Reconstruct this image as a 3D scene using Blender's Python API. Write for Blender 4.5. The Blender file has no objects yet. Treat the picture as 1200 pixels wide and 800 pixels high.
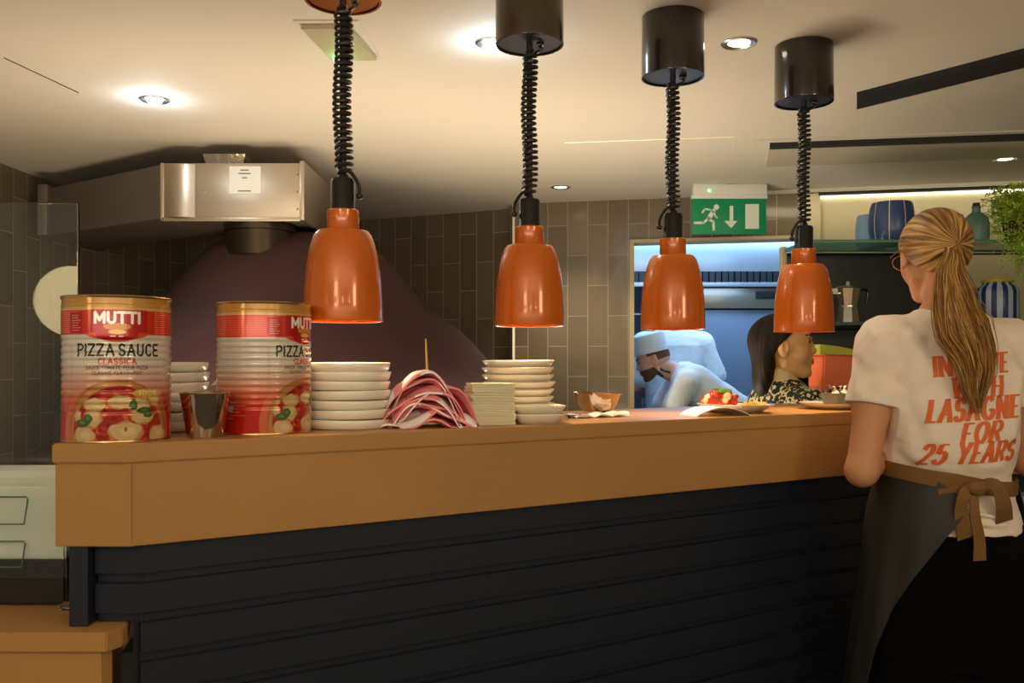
import bpy, bmesh, math, random
import numpy as np
from mathutils import Vector, Matrix, noise as mnoise
from mathutils.bvhtree import BVHTree
PI = math.pi
random.seed(7)
sc = bpy.context.scene
COL = sc.collection
F = 1050.0; EYE = 1.30; HOR = 424.0

# ------------------------------------------------------------------ camera, world, exposure
cam_d = bpy.data.cameras.new('camera'); cam = bpy.data.objects.new('camera', cam_d); COL.objects.link(cam)
cam.location = (0, 0, EYE); cam.rotation_euler = (PI/2, 0, 0)
cam_d.sensor_width = 36; cam_d.lens = 36*F/1200; cam_d.shift_y = (HOR-400)/1200; cam_d.clip_start = .02
sc.camera = cam
sc.view_settings.view_transform = 'Standard'; sc.view_settings.look = 'None'
sc.view_settings.gamma = 1; sc.view_settings.exposure = 0.0
try: sc.view_settings.use_curve_mapping = False
except Exception: pass
w = bpy.data.worlds.new('world'); sc.world = w; w.use_nodes = True
w.node_tree.nodes['Background'].inputs[0].default_value = (1.0, .80, .58, 1)
w.node_tree.nodes['Background'].inputs[1].default_value = .34

def light(name, kind, loc, power, color, size=.1, size_y=None, rot=(0,0,0), spot=None, blend=.6):
    d = bpy.data.lights.new(name, kind); o = bpy.data.objects.new(name, d); COL.objects.link(o)
    o.location = loc; o.rotation_euler = rot; d.energy = power; d.color = color
    if kind == 'AREA':
        d.size = size
        if size_y: d.shape = 'RECTANGLE'; d.size_y = size_y
    else: d.shadow_soft_size = size
    if kind == 'SPOT': d.spot_size = spot; d.spot_blend = blend
    return o
CEIL = 2.19
light('dining_room_light', 'AREA', (-.9, -1.4, 2.1), 10, (1, .80, .56), .6, .4, (math.radians(40), 0, 0))
light('dining_room_light_right', 'AREA', (2.2, -.8, 2.0), 15, (1, .76, .48), .5, .5, (math.radians(48), 0, math.radians(28)))
light('ceiling_fill_front', 'AREA', (-.2, -.5, 1.45), 58, (1, .87, .70), 3.0, .8, (math.radians(172), 0, 0))  # added fill behind the camera to brighten the ceiling, no real fixture
light('ceiling_fill_behind_pass', 'AREA', (-.1, 3.3, .9), 34, (1, .83, .60), 1.6, .5, (math.radians(180), 0, math.radians(20)))  # unseen fill hidden behind the counter, added to lift the ceiling
light('oven_side_fill', 'AREA', (-1.05, 2.35, .95), 20, (1, .78, .52), .7, .4, (math.radians(108), 0, math.radians(12)))  # added lamp without a fixture, brightens the dark tiles beside the oven
light('kitchen_light', 'AREA', (1.35, 5.75, 2.17), 32, (.40, .66, 1), 1.6, .8)
light('kitchen_strip_light', 'AREA', (1.1, 5.08, 1.98), 2.5, (.45, .70, 1), 1.1, .1, (math.radians(25), 0, 0))
light('cove_light', 'AREA', (2.2, 4.42, 2.12), 1.6, (1, .9, .62), 1.9, .05, (math.radians(60), 0, math.radians(-12)))

def X(px, d): return (px-600)*d/F
def Z(py, d): return EYE-(py-HOR)*d/F

# ------------------------------------------------------------------ materials
def mat(name, col, rough=.5, metal=0, coat=0, bump=0, bscale=60, var=0, vscale=4, emit=0, trans=0, ior=1.45, alpha=1, spec=.5, sheen=0, stretch=None):
    m = bpy.data.materials.new(name); m.use_nodes = True; nt = m.node_tree; b = nt.nodes['Principled BSDF']
    b.inputs['Base Color'].default_value = (*col, 1); b.inputs['Roughness'].default_value = rough
    b.inputs['Metallic'].default_value = metal; b.inputs['Coat Weight'].default_value = coat
    b.inputs['Coat Roughness'].default_value = .06
    b.inputs['Specular IOR Level'].default_value = spec
    b.inputs['Transmission Weight'].default_value = trans; b.inputs['IOR'].default_value = ior
    b.inputs['Alpha'].default_value = alpha; b.inputs['Sheen Weight'].default_value = sheen
    if emit: b.inputs['Emission Color'].default_value = (*col, 1); b.inputs['Emission Strength'].default_value = emit
    tc = nt.nodes.new('ShaderNodeTexCoord'); src = tc.outputs['Object']
    if stretch:
        mp = nt.nodes.new('ShaderNodeMapping'); mp.inputs['Scale'].default_value = stretch
        nt.links.new(src, mp.inputs['Vector']); src = mp.outputs['Vector']
    if var:
        n = nt.nodes.new('ShaderNodeTexNoise'); n.inputs['Scale'].default_value = vscale; n.inputs['Detail'].default_value = 5
        nt.links.new(src, n.inputs['Vector'])
        r = nt.nodes.new('ShaderNodeValToRGB'); r.color_ramp.elements[0].position = .3; r.color_ramp.elements[1].position = .7
        r.color_ramp.elements[0].color = (*[c*(1-var) for c in col], 1); r.color_ramp.elements[1].color = (*[min(1, c*(1+var)) for c in col], 1)
        nt.links.new(n.outputs['Fac'], r.inputs['Fac']); nt.links.new(r.outputs['Color'], b.inputs['Base Color'])
    if bump:
        n = nt.nodes.new('ShaderNodeTexNoise'); n.inputs['Scale'].default_value = bscale; n.inputs['Detail'].default_value = 4
        nt.links.new(src, n.inputs['Vector'])
        bp = nt.nodes.new('ShaderNodeBump'); bp.inputs['Strength'].default_value = bump; bp.inputs['Distance'].default_value = .01
        nt.links.new(n.outputs['Fac'], bp.inputs['Height']); nt.links.new(bp.outputs['Normal'], b.inputs['Normal'])
    return m

def tile_mat():
    m = bpy.data.materials.new('wall_tile'); m.use_nodes = True; nt = m.node_tree; b = nt.nodes['Principled BSDF']
    uv = nt.nodes.new('ShaderNodeUVMap'); uv.uv_map = 'UVMap'
    br = nt.nodes.new('ShaderNodeTexBrick'); nt.links.new(uv.outputs['UV'], br.inputs['Vector'])
    br.offset = .5; br.inputs['Scale'].default_value = 1
    br.inputs['Brick Width'].default_value = .335; br.inputs['Row Height'].default_value = .112
    br.inputs['Mortar Size'].default_value = .0022; br.inputs['Mortar Smooth'].default_value = .3; br.inputs['Bias'].default_value = 0
    br.inputs['Color1'].default_value = (.120, .092, .060, 1); br.inputs['Color2'].default_value = (.160, .123, .082, 1)
    br.inputs['Mortar'].default_value = (.32, .27, .20, 1)
    nt.links.new(br.outputs['Color'], b.inputs['Base Color'])
    b.inputs['Roughness'].default_value = .2
    bp = nt.nodes.new('ShaderNodeBump'); bp.inputs['Strength'].default_value = .5; bp.inputs['Distance'].default_value = .003; bp.invert = True
    nt.links.new(br.outputs['Fac'], bp.inputs['Height'])
    n = nt.nodes.new('ShaderNodeTexNoise'); n.inputs['Scale'].default_value = 5; nt.links.new(uv.outputs['UV'], n.inputs['Vector'])
    b2 = nt.nodes.new('ShaderNodeBump'); b2.inputs['Strength'].default_value = .25; b2.inputs['Distance'].default_value = .02
    nt.links.new(n.outputs['Fac'], b2.inputs['Height']); nt.links.new(bp.outputs['Normal'], b2.inputs['Normal'])
    nt.links.new(b2.outputs['Normal'], b.inputs['Normal'])
    return m

def attr_mat(name, attr='print', rough=.3, metal=0, coat=0):
    m = bpy.data.materials.new(name); m.use_nodes = True; nt = m.node_tree; b = nt.nodes['Principled BSDF']
    a = nt.nodes.new('ShaderNodeAttribute'); a.attribute_name = attr
    nt.links.new(a.outputs['Color'], b.inputs['Base Color'])
    b.inputs['Roughness'].default_value = rough; b.inputs['Metallic'].default_value = metal; b.inputs['Coat Weight'].default_value = coat
    return m

def hair_mat(name, dark, mid, light_):
    m = bpy.data.materials.new(name); m.use_nodes = True; nt = m.node_tree; b = nt.nodes['Principled BSDF']
    a = nt.nodes.new('ShaderNodeAttribute'); a.attribute_name = 'strand'
    n = nt.nodes.new('ShaderNodeTexNoise'); n.inputs['Scale'].default_value = 1; n.inputs['Detail'].default_value = 6
    nt.links.new(a.outputs['Vector'], n.inputs['Vector'])
    r = nt.nodes.new('ShaderNodeValToRGB'); e = r.color_ramp.elements
    e[0].position = .34; e[0].color = (*dark, 1); e[1].position = .66; e[1].color = (*light_, 1)
    x = e.new(.5); x.color = (*mid, 1)
    nt.links.new(n.outputs['Fac'], r.inputs['Fac']); nt.links.new(r.outputs['Color'], b.inputs['Base Color'])
    b.inputs['Roughness'].default_value = .62 if dark[0] < .02 else .42; b.inputs['Specular IOR Level'].default_value = .25 if dark[0] < .02 else .5
    bp = nt.nodes.new('ShaderNodeBump'); bp.inputs['Strength'].default_value = .8; bp.inputs['Distance'].default_value = .004
    nt.links.new(n.outputs['Fac'], bp.inputs['Height']); nt.links.new(bp.outputs['Normal'], b.inputs['Normal'])
    return m

def floral_mat():
    m = bpy.data.materials.new('floral_fabric'); m.use_nodes = True; nt = m.node_tree; b = nt.nodes['Principled BSDF']
    tc = nt.nodes.new('ShaderNodeTexCoord'); n = nt.nodes.new('ShaderNodeTexNoise'); n.inputs['Scale'].default_value = 34; n.inputs['Detail'].default_value = 2
    n.inputs['Distortion'].default_value = 1.6
    nt.links.new(tc.outputs['Object'], n.inputs['Vector'])
    r = nt.nodes.new('ShaderNodeValToRGB'); r.color_ramp.interpolation = 'CONSTANT'; e = r.color_ramp.elements
    e[0].color = (.008, .008, .007, 1); e[1].position = .545; e[1].color = (.62, .55, .30, 1)
    nt.links.new(n.outputs['Fac'], r.inputs['Fac']); nt.links.new(r.outputs['Color'], b.inputs['Base Color']); b.inputs['Roughness'].default_value = .7
    return m

def stripe_mat(name, a_, b_, k, line=.5, rough=.3):
    """vertical stripes round a pot, from the object's own angle"""
    m = bpy.data.materials.new(name); m.use_nodes = True; nt = m.node_tree; b = nt.nodes['Principled BSDF']
    tc = nt.nodes.new('ShaderNodeTexCoord'); s = nt.nodes.new('ShaderNodeSeparateXYZ'); nt.links.new(tc.outputs['Object'], s.inputs[0])
    at = nt.nodes.new('ShaderNodeMath'); at.operation = 'ARCTAN2'; nt.links.new(s.outputs['Y'], at.inputs[0]); nt.links.new(s.outputs['X'], at.inputs[1])
    mu = nt.nodes.new('ShaderNodeMath'); mu.operation = 'MULTIPLY'; mu.inputs[1].default_value = k/(2*PI); nt.links.new(at.outputs[0], mu.inputs[0])
    fr = nt.nodes.new('ShaderNodeMath'); fr.operation = 'FRACT'; nt.links.new(mu.outputs[0], fr.inputs[0])
    r = nt.nodes.new('ShaderNodeValToRGB'); r.color_ramp.interpolation = 'CONSTANT'; e = r.color_ramp.elements
    e[0].color = (*a_, 1); e[1].position = line; e[1].color = (*b_, 1)
    nt.links.new(fr.outputs[0], r.inputs['Fac']); nt.links.new(r.outputs['Color'], b.inputs['Base Color']); b.inputs['Roughness'].default_value = rough
    return m

M = dict(
    tile=tile_mat(),
    ceiling=mat('ceiling_plaster', (.60, .555, .47), .8, bump=.05, bscale=8),
    cream=mat('cream_wall_paint', (.40, .345, .22), .7, bump=.05, bscale=12),
    floor=mat('floor_tile', (.06, .055, .05), .5, var=.2),
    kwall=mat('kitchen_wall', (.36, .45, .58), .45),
    kfloor=mat('kitchen_floor', (.2, .2, .2), .6),
    tan=mat('tan_laminate', (.43, .225, .072), .36, var=.05, vscale=3, bump=.02, bscale=200),
    navy=mat('navy_paint', (.0095, .0145, .026), .42, bump=.04, bscale=40),
    navypost=mat('navy_post_paint', (.012, .016, .028), .45),
    shade=mat('orange_enamel', (.56, .120, .006), .22, .1, coat=.5),
    copper=mat('copper', (.80, .30, .08), .25, 1),
    black=mat('black_plastic', (.006, .006, .006), .28, coat=.2),
    cord=mat('black_rubber', (.018, .015, .013), .35),
    canopy=mat('dark_brown_enamel', (.014, .009, .006), .2, coat=.5),
    canopy2=mat('olive_brown_enamel', (.035, .026, .010), .2, coat=.5),
    cplate=mat('canopy_plate', (.02, .026, .05), .3, coat=.3),
    steel=mat('brushed_steel', (.62, .60, .57), .28, 1, bump=.03, bscale=30, stretch=(1, 1, 20)),
    duct=mat('galvanised_steel', (.46, .39, .30), .33, .85, bump=.25, bscale=5),
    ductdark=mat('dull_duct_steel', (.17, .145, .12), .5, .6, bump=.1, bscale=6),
    chrome=mat('polished_steel', (.50, .42, .33), .10, 1, bump=.12, bscale=18),
    alu=mat('cast_aluminium', (.62, .60, .54), .22, 1),
    tin=mat('tinplate', (.62, .42, .17), .25, 1),
    label=attr_mat('printed_can_label', 'print', .16, .2, .1),
    dome=mat('oven_render', (.046, .021, .020), .85, spec=.2, var=.12, vscale=3, bump=.05, bscale=20),
    ovenmetal=mat('oven_iron', (.06, .045, .03), .35, .9),
    soot=mat('soot_brick', (.10, .05, .03), .9, bump=.4, bscale=30),
    fire=mat('fire_glow', (1, .62, .25), .8, emit=1.2),
    plate=mat('white_stoneware', (.88, .82, .68), .25, coat=.3, bump=.02, bscale=30),
    plate2=mat('cream_card', (.86, .80, .56), .7, bump=.1, bscale=40),
    pink=mat('pink_paper', (.86, .29, .31), .75, bump=.15, bscale=60, var=.12, vscale=12),
    napwhite=mat('white_paper', (.92, .88, .86), .75, bump=.15, bscale=60),
    wood=mat('pale_bamboo', (.62, .42, .12), .6),
    glass=mat('clear_glass', (.92, 1, .97), .0, trans=1, ior=1.45),
    shelfglass=mat('green_edge_glass', (.30, .62, .52), .04, trans=.85, ior=1.45),
    acrylic=mat('clear_acrylic', (.93, .97, .95), .04, trans=1, ior=1.3),
    white=mat('white_plastic', (.70, .70, .66), .45),
    whiteb=mat('white_tub_plastic', (.88, .92, .82), .35, var=.06, vscale=7),
    signgreen=mat('sign_green', (.0, .20, .075), .35, emit=.15),
    signwhite=mat('sign_white', (.62, .66, .55), .4, emit=.1),
    led=mat('green_led', (.1, 1, .4), .4, emit=6),
    ledstrip=mat('led_strip', (1, .95, .72), .4, emit=5),
    bulbc=mat('cool_bulb', (.78, .88, 1), .4, emit=60),
    bulbw=mat('warm_bulb', (1, .88, .62), .4, emit=12),
    globe=mat('opal_globe', (1, .78, .40), .4, emit=6.5),
    smallglobe=mat('bright_opal_globe', (1, .86, .62), .4, emit=22),
    dark=mat('matte_black', (.008, .008, .009), .6),
    darkglass=mat('dark_back_panel', (.004, .009, .009), .25, var=.6, vscale=3, stretch=(9, 9, .4)),
    skin=mat('skin', (.62, .30, .15), .5, var=.06, vscale=14, bump=.03, bscale=120),
    skinf=mat('skin_olive', (.78, .45, .18), .5, var=.05, vscale=14),
    skinp=mat('skin_pink', (.62, .36, .29), .5, var=.06, vscale=14),
    lip=mat('lips', (.40, .11, .07), .4),
    beard=mat('short_beard', (.11, .06, .045), .8),
    brow=mat('brow_hair', (.03, .018, .01), .7),
    eye=mat('eye', (.02, .012, .01), .2),
    shirt=mat('white_cotton', (.88, .77, .64), .85, bump=.12, bscale=150, sheen=.1),
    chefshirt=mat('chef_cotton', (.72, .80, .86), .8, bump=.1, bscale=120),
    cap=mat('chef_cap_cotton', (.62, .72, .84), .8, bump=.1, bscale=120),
    print=mat('orange_shirt_print', (.80, .16, .035), .6),
    trousers=mat('black_cotton', (.0025, .0025, .0035), .95, spec=.15),
    apron=mat('charcoal_canvas', (.022, .021, .019), .55, bump=.12, bscale=14),
    strap=mat('tan_canvas', (.21, .105, .028), .7, bump=.1, bscale=120, var=.1, vscale=20),
    floral=floral_mat(),
    turtle=mat('cream_knit', (.66, .52, .24), .85, bump=.3, bscale=160),
    blonde=hair_mat('blonde_hair', (.06, .022, .006), (.34, .165, .042), (.72, .46, .15)),
    brunette=hair_mat('brunette_hair', (.006, .004, .003), (.013, .008, .005), (.035, .020, .010)),
    shoe=mat('black_leather', (.01, .01, .01), .4),
    sauce=mat('tomato_sauce', (.55, .035, .015), .2, coat=.5, bump=.4, bscale=60, var=.3, vscale=60),
    cheese=mat('melted_cheese', (.80, .62, .30), .35, bump=.3, bscale=60),
    leaf=mat('basil_leaf', (.10, .32, .02), .4),
    pasta=mat('yellow_pasta', (.80, .58, .08), .4, bump=.4, bscale=80),
    darkfood=mat('browned_topping', (.06, .025, .012), .5, bump=.6, bscale=60),
    bluerim=mat('blue_rim_enamel', (.02, .02, .06), .3),
    greybowl=mat('grey_stoneware', (.10, .085, .06), .4),
    foliage=mat('fern_green', (.36, .52, .045), .5, var=.45, vscale=25),
    stripeA=stripe_mat('navy_pot_glaze', (.62, .56, .40), (.035, .07, .20), 9, .06),
    paleblue=mat('pale_blue_glaze', (.30, .48, .74), .35),
    stripeB=stripe_mat('blue_white_jar_glaze', (.42, .52, .68), (.012, .035, .15), 12, .5),
    teal=mat('teal_glaze', (.13, .25, .20), .35, var=.3, vscale=8),
    yellow=mat('yellow_glaze', (.62, .45, .02), .4),
    cork=mat('dark_cork', (.06, .03, .015), .8),
    binorange=mat('coral_plastic', (.90, .19, .07), .5),
    lidlime=mat('lime_plastic', (.50, .52, .05), .5),
    filter=mat('extractor_baffle', (.04, .05, .06), .4, .8),
    gold=mat('brass', (.8, .5, .15), .25, 1),
)

# ------------------------------------------------------------------ builders
def finish(name, bm, mats, parent=None, smooth=True, loc=None, rot=None):
    me = bpy.data.meshes.new(name); bm.to_mesh(me); bm.free()
    return linkmesh(name, me, mats, parent, smooth, loc, rot)
def linkmesh(name, me, mats, parent=None, smooth=True, loc=None, rot=None):
    if not isinstance(mats, (list, tuple)): mats = [mats]
    for m in mats: me.materials.append(M[m] if isinstance(m, str) else m)
    if smooth:
        try: me.shade_smooth(); me.set_sharp_from_angle(angle=math.radians(38))
        except Exception: pass
    o = bpy.data.objects.new(name, me); COL.objects.link(o)
    if loc: o.location = loc
    if rot: o.rotation_euler = rot
    if parent: o.parent = parent
    return o
def tag(o, label, cat, group=None, kind=None):
    if label: o['label'] = label
    if cat: o['category'] = cat
    if group: o['group'] = group
    if kind: o['kind'] = kind
    return o
def thing(name, label, cat, loc=(0,0,0), rz=0, group=None):
    o = bpy.data.objects.new(name, None); COL.objects.link(o); o.location = loc; o.rotation_euler = (0,0,rz); o.empty_display_size = .05
    return tag(o, label, cat, group)
def struct(o, label=None):
    o['kind'] = 'structure'
    if label: o['label'] = label
    return o
def box(bm, lo, hi, mi=0, bev=0, mtx=None):
    t = bmesh.new()
    bmesh.ops.create_cube(t, size=1)
    for v in t.verts: v.co = Vector(((lo[i]+hi[i])/2 + v.co[i]*(hi[i]-lo[i]) for i in range(3)))
    if bev: bmesh.ops.bevel(t, geom=t.edges[:], offset=bev, segments=2, affect='EDGES', profile=.6)
    merge(bm, t, mi, mtx)
def merge(bm, t, mi=0, mtx=None):
    if mtx: t.transform(mtx)
    mp = {v: bm.verts.new(v.co) for v in t.verts}
    for f in t.faces:
        try: nf = bm.faces.new([mp[v] for v in f.verts]); nf.material_index = mi if mi is not None else f.material_index
        except ValueError: pass
    t.free()
def prism(bm, pts, z0, z1, mi=0, bev=0, axis='z', mtx=None):
    t = bmesh.new()
    if axis == 'z': mk = lambda p, z: (p[0], p[1], z)
    elif axis == 'y': mk = lambda p, z: (p[0], z, p[1])
    else: mk = lambda p, z: (z, p[0], p[1])
    a = [t.verts.new(mk(p, z0)) for p in pts]; b = [t.verts.new(mk(p, z1)) for p in pts]
    t.faces.new(a); t.faces.new(b[::-1])
    n = len(pts)
    for i in range(n): t.faces.new((a[i], b[i], b[(i+1) % n], a[(i+1) % n]))
    bmesh.ops.recalc_face_normals(t, faces=t.faces)
    if bev: bmesh.ops.bevel(t, geom=t.edges[:], offset=bev, segments=2, affect='EDGES')
    merge(bm, t, mi, mtx)
def lathe(bm, prof, n=48, mi=0, mtx=None, sx=1, sy=1, mis=None):
    t = bmesh.new(); rings = []
    for r, z in prof:
        if r < 1e-5: rings.append([t.verts.new((0, 0, z))])
        else: rings.append([t.verts.new((r*sx*math.cos(2*PI*i/n), r*sy*math.sin(2*PI*i/n), z)) for i in range(n)])
    for k in range(len(rings)-1):
        a, b = rings[k], rings[k+1]; m = mis[k] if mis else mi
        for i in range(n):
            j = (i+1) % n
            if len(a) == 1 and len(b) == 1: continue
            if len(a) == 1: f = t.faces.new((a[0], b[j], b[i]))
            elif len(b) == 1: f = t.faces.new((a[i], a[j], b[0]))
            else: f = t.faces.new((a[i], a[j], b[j], b[i]))
            f.material_index = m
    merge(bm, t, None, mtx)
def tube(bm, pts, r, n=8, mi=0, caps=True, flat=1):
    pts = [Vector(p) for p in pts]; rs = r if isinstance(r, (list, tuple)) else [r]*len(pts)
    rings = []; up = None
    for i, p in enumerate(pts):
        t = (pts[min(i+1, len(pts)-1)]-pts[max(i-1, 0)]).normalized()
        if up is None: up = Vector((0, 0, 1)) if abs(t.z) < .9 else Vector((1, 0, 0))
        s = t.cross(up).normalized(); up = s.cross(t).normalized()
        rings.append([bm.verts.new(p + s*rs[i]*math.cos(2*PI*k/n) + up*rs[i]*flat*math.sin(2*PI*k/n)) for k in range(n)])
    for a, b in zip(rings, rings[1:]):
        for k in range(n):
            f = bm.faces.new((a[k], a[(k+1) % n], b[(k+1) % n], b[k])); f.material_index = mi
    if caps:
        f = bm.faces.new(rings[0][::-1]); f.material_index = mi; f = bm.faces.new(rings[-1]); f.material_index = mi
def curve_pts(ctrl, n=10):
    """Catmull-Rom"""
    P = [Vector(c) for c in ctrl]; P = [P[0]*2-P[1]] + P + [P[-1]*2-P[-2]]; out = []
    for i in range(1, len(P)-2):
        for k in range(n):
            t = k/n; a, b, c, d = P[i-1:i+3]
            out.append(.5*((2*b)+(c-a)*t+(2*a-5*b+4*c-d)*t*t+(3*b-a-3*c+d)*t**3))
    out.append(P[-2]); return out
def dup(root, loc=None, rz=None, label=None, group=None):
    r = root.copy(); COL.objects.link(r)
    if loc: r.location = loc
    if rz is not None: r.rotation_euler = (r.rotation_euler[0], r.rotation_euler[1], rz)
    if label: r['label'] = label
    if group: r['group'] = group
    for ch in list(root.children):
        c = ch.copy(); COL.objects.link(c); c.parent = r
        for g in list(ch.children):
            d = g.copy(); COL.objects.link(d); d.parent = c
    return r

# ------------------------------------------------------------------ stroke lettering
def arc(cx, cy, rx, ry, a0, a1, n=10):
    return [(cx+rx*math.cos(math.radians(a0+(a1-a0)*i/n)), cy+ry*math.sin(math.radians(a0+(a1-a0)*i/n))) for i in range(n+1)]
GL = {
 'I': (.16, [[(.08,0),(.08,1)]]), 'L': (.5, [[(.08,1),(.08,0)], [(.0,0),(.5,0)]]),
 'N': (.72, [[(.1,0),(.1,1)], [(.1,1),(.62,0)], [(.62,0),(.62,1)]]),
 'M': (.86, [[(.08,0),(.08,1)], [(.08,1),(.43,.25),(.78,1)], [(.78,1),(.78,0)]]),
 'U': (.66, [[(.08,1),(.08,.3)]+arc(.33,.3,.25,.3,180,360)+[(.58,1)]]),
 'T': (.64, [[(.32,0),(.32,1)], [(.0,1),(.64,1)]]),
 'P': (.6, [[(.08,0),(.08,1)], [(.08,1),(.34,1)]+arc(.34,.74,.22,.26,90,-90)+[(.08,.48)]]),
 'R': (.66, [[(.08,0),(.08,1)], [(.08,1),(.34,1)]+arc(.34,.75,.22,.25,90,-90)+[(.08,.5)], [(.3,.5),(.6,0)]]),
 'Z': (.6, [[(.04,1),(.56,1),(.04,0),(.58,0)]]),
 'A': (.72, [[(.06,0),(.36,1)], [(.36,1),(.66,0)], [(.17,.34),(.55,.34)]]),
 'V': (.7, [[(.06,1),(.35,0)], [(.35,0),(.64,1)]]),
 'W': (.98, [[(.05,1),(.27,0)], [(.27,0),(.49,.9)], [(.49,.9),(.71,0)], [(.71,0),(.93,1)]]),
 'H': (.7, [[(.1,0),(.1,1)], [(.6,0),(.6,1)], [(.1,.5),(.6,.5)]]),
 'E': (.58, [[(.1,0),(.1,1)], [(.1,1),(.54,1)], [(.1,.5),(.46,.5)], [(.1,0),(.56,0)]]),
 'F': (.56, [[(.1,0),(.1,1)], [(.1,1),(.54,1)], [(.1,.5),(.45,.5)]]),
 'Y': (.68, [[(.06,1),(.34,.45)], [(.62,1),(.34,.45)], [(.34,.45),(.34,0)]]),
 'O': (.74, [arc(.37,.5,.30,.5,0,360,20)]),
 'C': (.66, [arc(.37,.5,.30,.5,45,315,16)]),
 'G': (.74, [arc(.37,.5,.30,.5,45,330,16)+[(.64,.42),(.42,.42)]]),
 'S': (.6, [arc(.3,.74,.22,.26,20,270,12)+arc(.3,.25,.23,.25,90,-160,12)[1:]]),
 'D': (.7, [[(.08,0),(.08,1)], [(.08,1),(.3,1)]+arc(.3,.5,.33,.5,90,-90)+[(.08,0)]]),
 'Q': (.74, [arc(.37,.5,.30,.5,0,360,20), [(.45,.25),(.68,-.05)]]),
 '2': (.62, [arc(.3,.72,.23,.28,165,-35,12)+[(.06,.0),(.58,.0)]]),
 '5': (.62, [[(.56,1),(.14,1)], [(.14,1),(.10,.52)], arc(.30,.31,.25,.31,128,-155,14)]),
 '0': (.62, [arc(.31,.5,.25,.5,0,360,16)]), '1': (.3, [[(.02,.75),(.16,1),(.16,0)]]), ' ': (.34, []),
 '%': (.6, [[(.05,0),(.55,1)], arc(.14,.8,.1,.15,0,360,8), arc(.46,.2,.1,.15,0,360,8)]),
}
def layout(text, h, gap=.16, shear=0, serif=0, wscale=1):
    """polylines of a line of text, centred on x, height h"""
    x = 0; out = []
    for ch in text:
        wd, st = GL[ch]
        for pl in st:
            out.append([(x+p[0], p[1]) for p in pl])
            if serif and ch in 'INLHFRTAWVYEMP' and len(pl) == 2:
                (x0, y0), (x1, y1) = pl
                if abs(x1-x0) < .6*abs(y1-y0):
                    for (ex, ey) in pl:
                        if ey < .01 or ey > .99: out.append([(x+ex-serif, ey), (x+ex+serif, ey)])
        x += wd + gap
    x -= gap
    return [[((px-x/2)*h*wscale + shear*py*h, py*h) for px, py in pl] for pl in out], x*h*wscale

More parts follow.
